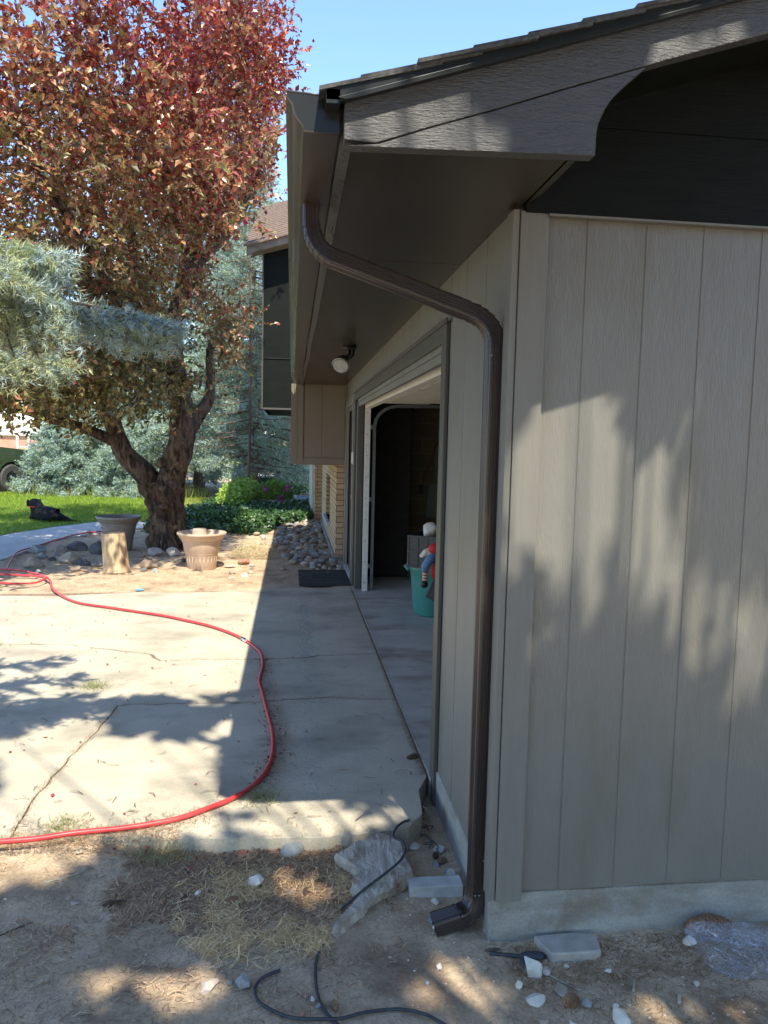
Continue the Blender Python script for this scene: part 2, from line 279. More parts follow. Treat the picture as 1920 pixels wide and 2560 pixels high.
# ================================================================ SETTING
def gz(x,y):   # ground height
    x=np.asarray(x,float); y=np.asarray(y,float)
    a=np.clip((y-8.0)/.4,0,1); b=-.112+.095*np.clip((-x-.55)/.7,0,1)*np.clip((y-2.2)/.9,0,1)+.035*np.clip((x-.8)/1.2,0,1)
    b=b-.02*np.clip((2.2-y)/2,0,1)
    b=b+.078*np.clip((y-2.75)/.4,0,1)*np.clip((.40-x)/.15,0,1)*np.clip((x+1.2)/.6,0,1)
    far=-.012+np.zeros_like(a); return b*(1-a)+far*a
def grid_ground():
    xs=np.concatenate([[-900,-200,-60,-20,-9],np.arange(-5,-2.4,.1),np.arange(-2.4,3.0,.013),np.arange(3.0,6,.2),[9,20,60,200,900]])
    ys=np.concatenate([[-900,-200,-40,-8,-3,-1,0,.4],np.arange(.8,3.62,.013),[3.8,5,7,8.0],np.arange(8.1,13.5,.045),[14,16,20,26,40,80,200,900]])
    X,Y=np.meshgrid(xs,ys); Z=gz(X,Y)
    near=((X>-2.5)&(X<3.05)&(Y>.75)&(Y<3.65)); Z+=np.where(near,(fbm(X*2.2,Y*2.2,3,1)-.45)*.035+(fbm(X*11,Y*11,4,5)-.45)*.022+(fbm(X*45,Y*45,3,15)-.45)*.009,0)
    mid=((X>-5)&(X<.7)&(Y>8.3)&(Y<13.6)); Z+=np.where(mid,(fbm(X*3,Y*3,5,9)-.45)*.06,0)
    nx,ny=len(xs),len(ys); I=np.arange(nx*ny).reshape(ny,nx)
    f=np.stack([I[:-1,:-1],I[:-1,1:],I[1:,1:],I[1:,:-1]],-1).reshape(-1,4)
    me=bpy.data.meshes.new('ground'); v=np.stack([X,Y,Z],-1).reshape(-1,3)
    me.vertices.add(len(v)); me.vertices.foreach_set('co',v.reshape(-1)); me.loops.add(f.size); me.loops.foreach_set('vertex_index',f.reshape(-1).astype(np.int32))
    me.polygons.add(len(f)); me.polygons.foreach_set('loop_start',np.arange(0,f.size,4,dtype=np.int32)); me.polygons.foreach_set('loop_total',np.full(len(f),4,dtype=np.int32)); me.update(calc_edges=True)
    me.materials.append(m_dirt)
    for p in me.polygons: p.use_smooth=True
    o=bpy.data.objects.new('ground',me); COL.objects.link(o); tag(o,'bare brown dirt ground',None,kind='structure')
grid_ground()
def gzz(x,y):
    z=float(gz(x,y))
    if -2.5<x<3.05 and .75<y<3.65: z+=float((fbm(np.float64(x*2.2),np.float64(y*2.2),3,1)-.45)*.035+(fbm(np.float64(x*11),np.float64(y*11),4,5)-.45)*.022)
    return z
# --- driveway slab broken along its cracks
def jag(pts,amp=.012,step=.04,seed=0):
    rr=random.Random(seed); out=[pts[0]]
    for a,b in zip(pts[:-1],pts[1:]):
        L=math.dist(a,b); n=max(1,int(L/step)); nx,ny=-(b[1]-a[1])/L,(b[0]-a[0])/L
        for i in range(1,n+1):
            t=i/n; q=rr.uniform(-amp,amp) if i<n else 0; out.append((a[0]+(b[0]-a[0])*t+nx*q,a[1]+(b[1]-a[1])*t+ny*q))
    return out
J=.688
c1=jag([(-7,6.5),(-3,6.3),(-2.27,6.19),(-2.08,6.182),(-1.75,6.17),(-1.41,6.02),(-1.07,5.87),(-.957,5.69),(-.72,5.70),(-.31,5.70),(.067,5.72),(.224,5.78),(.46,5.80),(J,5.813)],.014,.05,1)
c2=jag([(-1.05,4.72),(-.95,4.739),(-.6,4.737),(-.23,4.734),(.06,4.78),(.29,4.816),(.426,4.771),(J,4.734)],.010,.05,2)
c3=jag([(-1.137,3.15),(-1.14,3.313),(-1.15,3.55),(-1.128,3.78),(-1.11,4.01),(-1.078,4.27),(-1.05,4.577),(-1.05,4.72)],.008,.05,3)
c3b=jag([(-1.05,4.72),(-1.0,5.2),(-1.0,5.69)],.004,.05,4)
fr=jag([(-1.137,3.2),(-1.0,3.17),(-.64,3.12),(-.45,3.085),(.13,3.052),(.37,3.07),(.52,3.10),(.60,3.22)],.006,.04,5)
bk=[(-7,8.0),(-2.97,8.13),(-2.4,8.12),(-1.66,8.3),(-.85,8.32),(-.32,8.5),(J,8.55)]
g=.0022
slab=MB()
def piece(poly,z=0.0,h=.13,g=.0022):
    # shrink a little towards the centroid so that neighbours leave a crack
    A=0
    n=len(poly)
    for i in range(n): A+=poly[i][0]*poly[(i+1)%n][1]-poly[(i+1)%n][0]*poly[i][1]
    sg=1 if A>0 else -1; out=[]
    for i in range(n):
        p0,p1,p2=poly[i-1],poly[i],poly[(i+1)%n]; dx,dy=p2[0]-p0[0],p2[1]-p0[1]; L=math.hypot(dx,dy) or 1
        q=g*random.uniform(.5,2.2); out.append((p1[0]-sg*dy/L*q,p1[1]+sg*dx/L*q))
    if sg<0: out=out[::-1]
    slab.prism(out,2,z-h,z)
i3=min(range(len(c1)),key=lambda i:abs(c1[i][0]+1.0))
piece(c1+bk[::-1][0:1]+bk[::-1][1:],0.0,g=.012)
piece([(-7,3.0),(-2,3.15)]+c3+c2[1:]+c1[::-1],.001,g=.004)
piece(fr+[(.61,3.3),(.62,3.45),(J,3.6)]+c2[::-1][:]+c3[::-1][1:-1],.001)
tag(slab.build('driveway',m_conc,bevel=.002),'cracked concrete driveway slab',None,kind='structure')
crk=MB(); crk.prism([(-7,3.45),(.5,3.45),(.703,3.7),(.703,8.5),(-7,8.0)],2,-.06,-.010); tag(crk.build('crack_soil',M('crack_dirt',(.16,.11,.07),(.30,.22,.15),rough=1,sc=(25,25,25),bump=.8,dist=.01)),'dark soil down in the driveway cracks',None,kind='structure')
MB().prism([(J+.007,3.56),(5.8,3.56),(5.8,10.2),(J+.007,10.2)],2,-.12,.006).build('garage_floor',m_floor,bevel=.004)
tag(bpy.data.objects['garage_floor'],'grey concrete garage floor',None,kind='structure')
# --- front path, lawn, street, field
wk=MB(); wk.prism([(-12,8.0),(-3.95,8.9),(-3.8,10.2),(-3.75,11.1),(-3.72,12.6),(-3.3,13.35),(-2.5,14.6),(-3.0,15.4),(-3.75,15.19),(-4.28,14.25),(-4.71,12.96),(-5.2,12.1),(-12,10.2)],2,-.10,.012)
tag(wk.build('path',m_walk,bevel=.01),'pale curved concrete front path',None,kind='structure')
lawnpoly=[(-40,10.4),(-12,10.35),(-5.2,12.25),(-4.75,13.1),(-4.33,14.4),(-3.8,15.3),(-3.0,15.5),(-2.2,15.9),(-1.9,19.5),(-2.6,22.5),(-5.0,23.2),(-6.9,24.2),(-7.5,23.6),(-9.2,20.9),(-12,18.5),(-40,13)]
tag(MB().prism(lawnpoly,2,-.10,.0).build('lawn',m_lawn),'green front lawn',None,kind='structure')
tag(MB().prism([(-60,14),(-12,18.7),(-9.3,21.1),(-7.55,23.75),(-6.8,24.5),(-6,30),(-6,33),(-60,31)],2,-.05,.004).build('street',m_street),'sunlit pale concrete street and driveway apron',None,kind='structure')
tag(MB().prism([(-80,31.3),(-5,33.3),(8,33.9),(8,36.9),(-5,36.4),(-80,34.5)],2,-.03,.10).build('pavement',m_walk,bevel=.02),'pale pavement beyond the street',None,kind='structure')
tag(MB().prism([(-300,37),(-5,37.2),(100,38),(400,300),(-400,300)],2,-.1,.05).build('field',m_field),'wide pale green sports field',None,kind='structure')
# grass blades
def inpoly(x,y,poly):
    c=np.zeros(len(x),bool); n=len(poly)
    for i in range(n):
        x1,y1=poly[i]; x2,y2=poly[(i+1)%n]
        k=((y1>y)!=(y2>y))&(x<(x2-x1)*(y-y1)/((y2-y1) or 1e-9)+x1); c^=k
    return c
def blades(name,x,y,z,h,wd,cols,label,spread=.35,cat='grass'):
    n=len(x); b=np.stack([x,y,z],1); a=rng.uniform(0,6.28,n); wd=np.broadcast_to(wd,(n,)); s=np.stack([np.cos(a),np.sin(a),0*a],1)*wd[:,None]*.5
    tip=b+np.stack([rng.normal(0,spread,n)*h,rng.normal(0,spread,n)*h,h*rng.uniform(.6,1.1,n)],1)
    return tag(rawmesh(name,np.stack([b-s,b+s,tip],1),None,cols,m_grass),label,cat,kind='stuff')
def gcol(n,a,b,dry=.0):
    t=rng.uniform(0,1,(n,1)); c=np.array(a)*(1-t)+np.array(b)*t; k=rng.uniform(0,1,n)<dry; c[k]=np.array((.42,.36,.17)); return c
n=90000; x=rng.uniform(-9.5,-1.9,n); y=10.6+rng.uniform(0,1,n)**1.0*13; k=inpoly(x,y,lawnpoly); x,y=x[k],y[k]
blades('grass',x,y,np.zeros(len(x)),.055+.0015*(y-10),.006+.0009*(y-10),gcol(len(x),(.15,.25,.02),(.36,.48,.06),.05),'short green grass of the front lawn')
n=1600; x=np.concatenate([rng.uniform(-7.2,-2.4,n)]); y=22.3+rng.normal(0,.5,n)-.25*(x+5)*0; blades('tall_grass',x,y,np.zeros(n),.34,.022,gcol(n,(.2,.28,.05),(.42,.45,.14),.3),'tall rough grass growing around the low spruces')
n=5000; x=rng.uniform(-26,-6,n); y=rng.uniform(37,44,n); blades('dry_grass',x,y,np.full(n,.05),.4,.06,gcol(n,(.28,.30,.08),(.5,.45,.2),.4),'dry verge grass along the sports field')

# ================================================================ GARAGE BUILDING
G=thing('garage','taupe painted garage with dark brown eaves, open door and dark rough gable trim','garage',(.72,2.46,-.1))
SX=.718; FY=2.48
# front siding with grooves (vertical boards separated by shallow grooves)
fs=MB(); gx=[.817,.955,1.16,1.362,1.572,1.775,1.98,2.185,2.39,2.595,2.8,3.0]
edges=gx+[3.2+.203*i for i in range(25)]
for a,b in zip(edges[:-1],edges[1:]):
    zb=.088-.012*math.sin(a*2.3)*.6; fs.box(a+.003,b-.003,FY,FY+.016,zb+random.uniform(-.002,.002),2.405)
fs.box(.74,8.2,FY+.0022,FY+.03,.083,2.6)
fs.build('siding',m_side,G,bevel=.0015)
ss=MB(); e2=[2.535,2.86,3.19,3.50]
for a,b in zip(e2[:-1],e2[1:]): ss.box(SX,SX+.016,a+.004,b-.004,.045,2.43)
e3=[3.50+.305*i for i in range(23)]
for a,b in zip(e3[:-1],e3[1:]):
    ss.box(SX,SX+.016,a+.004,min(b,10.46)-.004,2.10,2.43) if b<8.9 else ss.box(SX,SX+.016,a+.004,min(b,10.46)-.004,2.19 if b<10.2 else .03,2.43)
ss.box(SX+.006,SX+.03,2.5,3.50,.04,2.43); ss.box(SX+.006,SX+.03,3.50,10.46,2.05,2.43)
ss.box(SX,SX+.014,8.74,8.93,.03,2.19); ss.box(SX,SX+.014,10.08,10.46,.03,2.43)
ss.build('siding',m_side,G,bevel=.0015)
MB().box(.725,.817,2.458,FY+.001,.058,2.408).build('corner_board',m_trim,G,bevel=.002)
MB().box(.700,.7225,2.463,2.537,.06,2.412).build('corner_board',m_trim,G,bevel=.002)
MB().prism([(.712,2.492),(8.2,2.492),(8.2,2.62),(.86,2.62),(.86,3.52),(.712,3.52)],2,-.45,.07).box(.80,8.2,2.50,2.60,.06,.10).build('foundation',m_found,G,bevel=.006)
MB().box(.73,.86,8.6,10.46,-.3,.05).build('foundation',m_found,G,bevel=.006)
# interior shell
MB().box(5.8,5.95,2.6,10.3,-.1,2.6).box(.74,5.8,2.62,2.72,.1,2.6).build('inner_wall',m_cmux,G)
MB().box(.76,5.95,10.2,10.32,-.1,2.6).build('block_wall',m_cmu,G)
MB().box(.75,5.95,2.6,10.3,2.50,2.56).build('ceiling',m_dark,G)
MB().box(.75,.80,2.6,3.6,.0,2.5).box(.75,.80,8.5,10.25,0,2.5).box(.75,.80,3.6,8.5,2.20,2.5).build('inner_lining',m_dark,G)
MB().box(.95,1.44,9.2,10.18,.01,2.4).build('cupboard',m_dark,G,bevel=.01)
# soffit panels with joints
sf=MB()
for a,b in ((1.995,3.30),(3.303,5.87),(5.873,8.11),(8.113,10.50)): sf.box(.143,.735,a,b-.003,2.425,2.437)
sf.build('soffit',m_sof,G,bevel=.001)
fa=MB(); ys=[2.0,3,4,5,5.6,6.1,6.6,7.2,7.6,8.1,8.7,9.3,9.9,10.5]; wv=[0,0,.001,.003,.0,-.004,.004,.007,-.002,-.005,.004,-.006,-.003,0]
pr=[(.112,2.405),(.142,2.405),(.142,2.50),(.112,2.50)]
vv=[(p[0]+w_,y_,p[1]+(w_*.7 if i<2 else 0)) for y_,w_ in zip(ys,wv) for i,p in enumerate(pr)]
fa.add(vv,[(i*4+j,i*4+(j+1)%4,(i+1)*4+(j+1)%4,(i+1)*4+j) for i in range(len(ys)-1) for j in range(4)]+[(3,2,1,0),tuple(len(vv)-4+j for j in range(4))])
fa.build('fascia',m_barge,G)
# barge board: sloping rafter board + shaped bracket below it
def zr(x): return 2.497+.321*(x-.145)
MB().prism([(.118,zr(.118)-.002),(.118,2.395),(.20,2.393),(.327,2.438),(.505,2.497),(.671,2.556),(.891,2.630),(.955,2.652),(1.216,2.735),(1.6,2.86),(4.5,zr(4.5)-.16),(4.5,zr(4.5))],1,1.95,1.995).build('barge_board',m_barge,G,bevel=.003)
arch=[(.205,2.391),(.118,2.381),(.765,2.399),(.766,2.456),(.770,2.478),(.778,2.499),(.787,2.518),(.798,2.535),(.810,2.550),(.822,2.563),(.835,2.576),(.849,2.589),(.87,2.608),(.888,2.624),(.884,2.625),(.671,2.553),(.505,2.494),(.327,2.435)]
MB().prism(arch,1,1.952,1.993).build('eave_bracket',m_barge,G,bevel=.002)
MB().box(.728,.745,1.995,2.46,2.425,2.66).box(.745,.76,1.995,2.46,2.43,2.66).build('soffit_return',m_sof,G)
MB().box(.74,8.2,2.452,2.49,2.402,2.6785).build('frieze_board',m_frieze,G,bevel=.002)
MB().prism([(.74,2.681),(8.2,2.681),(8.2,2.72),(4.5,3.885),(.78,2.69)],1,2.456,2.50).build('gable_board',m_frieze,G,bevel=.002)
MB().box(.817,8.2,2.448,2.47,2.394,2.401).build('drip_cap',m_trim,G)
# roof deck, drip edge, shingle courses
def rp(x,dz=0): return (x,zr(x)+dz)
MB().prism([(.10,zr(.10)-.001),(4.5,zr(4.5)-.001),(8.95,zr(.05)),(8.95,zr(.05)+.02),(4.5,zr(4.5)+.019),(.10,zr(.10)+.019)],1,1.96,11.3).build('roof_deck',m_drip,G)
MB().prism([(.80,zr(.80)-.016),(4.5,zr(4.5)-.016),(4.5,zr(4.5)-.004),(.80,zr(.80)-.004)],1,1.996,2.47).build('rake_soffit',m_frieze,G)
for xx in (1.7,2.9,4.1): MB().prism([(xx,zr(xx)-.11),(xx+.04,zr(xx)-.10),(xx+.04,zr(xx)-.012),(xx,zr(xx)-.017)],1,1.996,2.45).build('lookout',m_frieze,G)
MB().prism([(.118,2.478),(.145,2.487),(4.5,zr(4.5)-.010),(4.5,zr(4.5)+.022),(.072,2.506),(.072,2.477)],1,1.930,1.949).prism([(.118,2.478),(.145,2.484),(4.5,zr(4.5)-.013),(4.5,zr(4.5)-.008),(.10,2.482)],1,1.922,1.931).build('drip_edge',m_drip,G,bevel=.001)
MB().box(.072,.106,1.93,10.5,2.470,2.503).build('drip_edge',m_drip,G)
sh=MB(); x0=.055; i=0
while x0<4.45:
    x1=min(x0+.30,4.5); lift=.024; sh.prism([(x0,zr(x0)+lift+.004),(x1,zr(x1)+lift-.010),(x1,zr(x1)+lift-.002),(x0,zr(x0)+lift+.014)],1,1.915+random.uniform(0,.010),11.3); x0+=.138 if i else .10; i+=1
sh.prism([(4.5,zr(4.5)+.03),(8.98,zr(.05)+.03),(8.98,zr(.05)+.02),(4.5,zr(4.5)+.02)],1,1.9,11.3)
sh.build('shingles',m_shin,G)
# other walls so the garage stands complete
MB().box(8.0,8.2,2.5,10.4,-.2,2.6).build('side_wall',m_side,G)
# gutter
gp=[(.109,2.507),(.107,2.418),(.019,2.420),(.0155,2.434),(.004,2.447),(-.002,2.457),(-.0065,2.470),(-.009,2.482),(-.018,2.492),(-.0245,2.501),(-.026,2.513)]
gi=[(-.018,2.514),(-.0175,2.510),(-.0235,2.509),(-.022,2.5025),(-.016,2.494),(-.0065,2.4835),(-.0038,2.470),(.0005,2.458),(.006,2.449),(.0178,2.4355),(.021,2.4225),(.105,2.4205),(.107,2.507)]
gut=MB()
yy=[1.99,4,6,8,9.2,10,10.42]
GL=gp+gi; k=len(GL); vv=[]
for y_ in yy:
    s_=1 if y_<9.5 else 1
    vv+=[(p[0]+(0.002*math.sin(y_*3)),y_,p[1]) for p in GL]
q=[(i*k+j,i*k+(j+1)%k,(i+1)*k+(j+1)%k,(i+1)*k+j) for i in range(len(yy)-1) for j in range(k)]
gut.add(vv,q); go=gut.build('gutter',m_gut,G,smooth='auto')
ff=MB(); ff.prism([(-.0268,2.514),(-.0253,2.5005),(-.0188,2.4915),(-.0099,2.4815),(-.0075,2.470),(-.003,2.456),(.003,2.446),(.0145,2.4333),(.018,2.4193),(.0183,2.4197),(.0150,2.4335),(.0035,2.4463),(-.0025,2.4563),(-.007,2.470),(-.0094,2.4817),(-.0183,2.4918),(-.0249,2.5007),(-.0264,2.514)],1,1.992,10.42)
ff.build('gutter_face',m_gutrefl,go)  # thin skin over the gutter front, carries the painted olive reflection
MB().prism(gp+[(-.026,2.5135),(.109,2.5085)],1,1.984,1.9905).build('end_cap',m_drip,go,bevel=.001)
rim=MB(); rim.tube([(p[0],1.985,p[1]) for p in gp],.0028,6); rim.tube([(-.026,1.985,2.513),(.109,1.985,2.508)],.0028,6); rim.build('end_cap_rim',m_gut,go,smooth=True)
MB().box(.1085,.1115,2.0,10.4,2.43,2.512).build('gutter_flange',m_drip,go)
# downspout
DY=2.588; hw,ht=.0375,.0265
def rib(a0,a1,b,n,depth,along):   # ribbed edge of profile
    pts=[]
    for i in range(n):
        c=a0+(a1-a0)*(i+.5)/n; wq=(a1-a0)/n*.22
        for t,d in ((-2,0),(-1,depth),(1,depth),(2,0)): pts.append((c+wq*t,b-d) if along else (b-d,c+wq*t))
    return pts
def dprof(hx,hy,sc=1):
    # a = in-plane side (x/z plane), b = along upv (-y towards camera)
    r=.005; p=[(-hx,-hy+r)]+[(-hx+ (q[0]+hx),q[1]) for q in rib(-hy+.012,hy-.012,-hx,5,-.0036,False)]+[(-hx,hy-r),(-hx+r*.4,hy-r*.4),(-hx+r,hy)]
    p+=rib(-hx+.010,hx-.010,hy,4,.0032,True)+[(hx-r,hy),(hx-r*.4,hy-r*.4),(hx,hy-r)]
    p+=[(hx-(0),q[1]) if 0 else (hx-.0036*(1 if i%4 in(1,2) else 0),q[1]) for i,q in enumerate(rib(hy-.012,-hy+.012,hx,5,0,False))]
    p+=[(hx,-hy+r),(hx-r,-hy),(-hx+r,-hy)]; return [(a*sc,b*sc) for a,b in p]
def arc(p0,c,p1,n):
    out=[]
    for i in range(n+1):
        t=i/n; out.append(tuple((1-t)**2*a+2*t*(1-t)*b+t*t*d for a,b,d in zip(p0,c,p1)))
    return out
def corr(prof_pts,path,u,name,mat,par):   # crimped elbow: sections swell and pinch
    m=MB(); P=[V3(p) for p in path]; n=len(P)
    for i in range(n-1):
        a,b=P[i],P[i+1]; d=(b-a); s0=1.09; s1=.95
        m2=MB(); 
        pr0=[(x*s0,y*1.05) for x,y in prof_pts]; pr1=[(x*s1,y*.97) for x,y in prof_pts]
        dp=(P[i]-P[i-1]).normalized() if i>0 else d.normalized(); dn=(P[i+2]-P[i+1]).normalized() if i<n-2 else d.normalized()
        da=(d.normalized()+dp).normalized(); db=(d.normalized()+dn).normalized(); vv=[]
        for q,dd,pp in ((a,da,pr1),(b+d*.10,db,pr0)):
            uu=(V3(u)-dd*V3(u).dot(dd)).normalized(); sd=dd.cross(uu); vv+=[q+sd*x+uu*y for x,y in pp]
        k=len(pp); m.add(vv,[(j,(j+1)%k,k+(j+1)%k,k+j) for j in range(k)])
    return m.build(name,mat,par,smooth='auto')
dpr=dprof(ht,hw); U=(0,-1,0)
e1=arc((.052,DY,2.375),(.054,DY,2.283),(.128,DY,2.256),7); e2_=arc((.585,DY,2.106),(.688,DY,2.076),(.6855,DY,1.985),7)
D=MB().sweep(dpr,[(.6855,DY,1.99),(.6855,DY,1.2),(.6855,DY,.045)],U).build('downspout',m_ds,G,smooth='auto')
MB().sweep([(a*1.03,b*1.03) for a,b in dpr],[(.6855,DY,1.995),(.6855,DY,1.93)],U).build('collar',m_ds,D,smooth='auto')
MB().sweep(dpr,[(.052,DY,2.425),(.052,DY,2.37)],U).build('outlet',m_ds,D,smooth='auto')
corr(dpr,e1,U,'elbow',m_ds,D); corr(dpr,e2_,U,'elbow',m_ds,D)
MB().sweep(dpr,[e1[-1],(.30,DY,2.20),(.50,DY,2.134)],U).build('diagonal_pipe',m_ds,D,smooth='auto')
MB().sweep([(a*1.04,b*1.03) for a,b in dpr],[(.49,DY,2.137),e2_[0]],U).build('collar',m_ds,D,smooth='auto')
U3=(0,-1,0)
e3_=arc((.6855,DY,.045),(.682,DY-.01,-.065),(.60,DY-.04,-.082),7)
MB().sweep([(a*1.05,b*1.05) for a,b in dpr],[(.6855,DY,.062),(.6855,DY,.0)],U3).build('collar',m_ds,D,smooth='auto')
e3_=arc((.6855,DY,.018),(.683,DY-.004,-.060),(.616,DY-.020,-.060),6)
corr([(a*1.05,b*1.05) for a,b in dpr],e3_,U3,'elbow',m_ds,D)
so_=MB(); P0=V3(e3_[-1]); dr=Vector((-.94,-.02,-.26)).normalized(); P1=P0+dr*.092
so_.sweep([(a*1.06,b*1.05) for a,b in dpr],[P0-dr*.008,P1],U3,cap=False); so_.sweep([(a*1.0,b*.99) for a,b in dpr],[P1,P0],U3,cap=False); so_.build('outlet',m_ds,D,smooth='auto')
for p in ((.668,DY-.0385,1.955),(.702,DY-.0385,.16),(.675,DY-.041,.03),(.69,DY-.041,.03)): MB().lathe([(0,-.003),(.0035,-.0025),(.004,0)],p,8,ax=1).build('screw',m_steel,D,smooth=True)
MB().box(.700,.722,DY-.0405,DY-.037,.14,.18).build('strap',m_ds,D,bevel=.001)
MB().tube([(.128,2.75,2.415),(.133,2.75,2.40),(.126,2.75,2.385),(.136,2.75,2.37),(.142,2.75,2.378),(.14,2.75,2.388)],.0016,5).build('hook',m_blk,G)
# garage door opening: trims, jambs, header
T=MB(); T.box(.697,SX-.001,3.50,3.60,-.10,2.215); T.box(.697,SX-.001,8.62,8.74,.0,2.215); T.box(.697,SX-.001,3.60,8.62,2.13,2.215); T.box(.686,.697,3.46,8.78,2.205,2.228); T.build('door_trim',m_dtrim,G,bevel=.003)
MB().box(.704,.72,3.504,3.60,-.105,.05).build('rotten_trim_foot',m_stick,G,bevel=.002)
T=MB(); T.box(.70,.79,3.60,3.616,0,2.13); T.box(.718,.787,8.452,8.62,.006,2.13); T.box(.7195,.79,3.616,8.452,2.095,2.20); T.build('door_jamb',m_dtrim,G,bevel=.003)
MB().box(.787,.848,8.32,8.345,.004,2.09).build('door_stop',m_white,G,bevel=.002); MB().box(.79,.848,3.616,3.645,.004,2.09).build('door_stop',m_white,G,bevel=.002)
MB().box(.79,.855,3.62,8.345,2.028,2.094).build('header_stop',m_white,G,bevel=.002)
MB().box(.735,.775,3.9,8.3,2.066,2.094).build('weather_seal',m_dtrim,G,bevel=.002)
for i in range(9): MB().lathe([(0,-.002),(.006,-.0015),(.007,0)],(.812,8.3195,.1+i*.235),8,ax=1).build('screw',m_steel,G)
gd=MB()
for i in range(5): gd.box(.95+i*.54,.95+i*.54+.53,3.75,8.3,2.085+.012*i,2.125+.012*i)
for i in range(5):
    for j in range(8): gd.box(1.0+i*.54,1.43+i*.54,3.85+j*.56,4.3+j*.56,2.080+.012*i,2.086+.012*i)
gd.build('garage_door',m_white,G,bevel=.003)
tk=[(.90,8.40,.01),(.90,8.40,1.84)]+[(.90+.26*(1-math.cos(t*math.pi/2/5)),8.40,1.84+.22*math.sin(t*math.pi/2/5)) for t in range(1,6)]+[(3.6,8.40,2.10)]
tko=MB().sweep([(-.016,-.003),(.016,-.003),(.016,.016),(.014,.016),(.014,0),(-.014,0),(-.014,.016),(-.016,.016)],tk,(0,-1,0)).build('door_track',m_steel,G)
for z in (.25,1.0,1.80): MB().box(.80,.90,8.40,8.403,z,z+.05).build('track_bracket',m_steel,tko)
# recessed side door beyond
MD=MB().box(.762,.80,9.0,10.08,.02,2.12).build('side_door',m_dark,G); 
T=MB(); T.box(.70,SX-.001,8.93,9.0,.02,2.19).box(.70,SX-.001,10.03,10.10,.02,2.19).box(.70,SX-.001,9.0,10.03,2.10,2.19); T.build('door_trim',m_trim,G,bevel=.003)
MB().box(.70,.80,9.0,10.05,-.02,.035).build('door_threshold',m_walk,G,bevel=.004)
MB().lathe([(0,-.06),(.028,-.055),(.03,-.03),(.012,-.02),(.012,0)],(.762,9.12,1.0),12,ax=0).build('door_knob',m_steel,MD,smooth=True)

# ================================================================ HOUSE BEYOND
H=thing('brick_house','tan brick house with overhanging tan panelled bay and tall dark upper wall behind the garage','house',(.62,10.5,0))
bx=MB(); bx.box(.0,.72,10.51,13.2,1.365,2.43); B=bx.build('bay_box',m_tan,H)
tr_=MB(); tr_.box(.02,.066,10.485,10.51,1.34,2.432).box(.068,.148,10.478,10.51,1.34,2.425).box(.148,.72,10.485,10.51,1.34,1.428).box(-.02,.02,10.5,13.2,1.34,2.43)
tr_.build('bay_trim',m_tan,H,bevel=.003)
p_=MB(); p_.box(.152,.398,10.495,10.512,1.432,2.43).box(.403,.712,10.495,10.512,1.432,2.43).build('bay_panels',m_tan,H,bevel=.002)
MB().box(.0,.72,10.52,13.2,1.335,1.365).build('bay_floor',m_tan,H)
br=MB(); WX=.615
# wall with a window niche between y 12.3 and 13.7
br.box(WX,.80,10.56,12.28,.05,2.5).box(WX,.80,13.70,19.6,.05,2.5).box(WX,.80,12.28,13.70,.05,.36).box(WX,.80,12.28,13.70,1.10,2.5)
br.build('brick_wall',m_brk_x,H,bevel=.003)
MB().box(WX+.002,.72,10.545,10.56,.05,2.4).build('brick_return',m_brk_y,H)
MB().box(WX+.10,.80,12.29,13.69,.36,1.10).build('niche_back',m_dark,H)
MB().box(WX-.05,.80,12.2,13.9,.30,.36).build('window_sill',m_walk,H,bevel=.006)
MB().box(WX-.035,.80,10.58,19.6,-.2,.075).build('foundation',m_found,H,bevel=.008)
pr_=MB().box(.47,.62,15.6,16.6,.02,2.5).build('brick_pier',m_brk_y,H,bevel=.003)
MB().box(.43,.62,16.6,19.0,0,2.5).build('porch_post',m_white,H)
# tall upper wall
MB().box(-.575,1.6,15.0,15.12,2.27,5.35).build('upper_wall',m_frieze,H)
MB().box(-.60,1.6,14.985,15.0,3.228,3.24).build('wall_seam',m_dark,H)
MB().box(-.60,-.575,14.97,15.13,2.25,5.2).box(-.57,1.6,14.97,15.0,2.25,2.285).build('wall_trim',m_dtrim,H,bevel=.003)
MB().box(-.55,1.6,15.12,19,2.27,2.4).box(-.58,-.5,15.12,19,2.27,5.4).build('upper_side',m_frieze,H)
def rz(x): return 5.23+.32*(x+.875)
MB().prism([(-.875,rz(-.875)-.20),(-.74,rz(-.74)-.15),(1.6,rz(1.6)-.20),(1.6,rz(1.6)),(-.875,rz(-.875))],1,14.6,14.65).build('rake_fascia',M('weathered_fascia',(.20,.16,.13),(.30,.25,.20),rough=.8,sc=(6,6,6)),H)
MB().prism([(-.8,rz(-.8)-.14),(1.6,rz(1.6)-.2),(1.6,rz(1.6)-.17),(-.8,rz(-.8)-.11)],1,14.65,15.0).build('rake_soffit',m_tan,H)
rf=MB()
for i in range(20):
    y0=14.52+i*.235; y1=y0+.27; z0=(y0-14.6)*.437; z1=(y1-14.6)*.437
    a=-.93+i*.006; rf.add([(a,y0,rz(a)+z0+.035),(1.8,y0,rz(1.8)+z0+.035),(1.8,y1,rz(1.8)+z1+.008),(a,y1,rz(a)+z1+.008),(a,y0,rz(a)+z0),(1.8,y0,rz(1.8)+z0),(1.8,y1,rz(1.8)+z1-.02),(a,y1,rz(a)+z1-.02)],[(0,1,2,3),(4,7,6,5),(0,4,5,1),(0,3,7,4),(2,1,5,6),(3,2,6,7)])
rf.build('roof',m_shin2,H)
MB().box(.0,.95,19.9,22.0,-.05,.11).build('doorstep',m_white,H,bevel=.01)
tag(MB().box(.15,.85,20.3,21.7,.112,.13).build('doormat',M('blue_grey_mat',(.16,.18,.21),(.24,.26,.29),rough=.9,sc=(60,60,60)),loc=(0,0,0)),'blue grey mat on the white doorstep beyond the ivy','doormat')
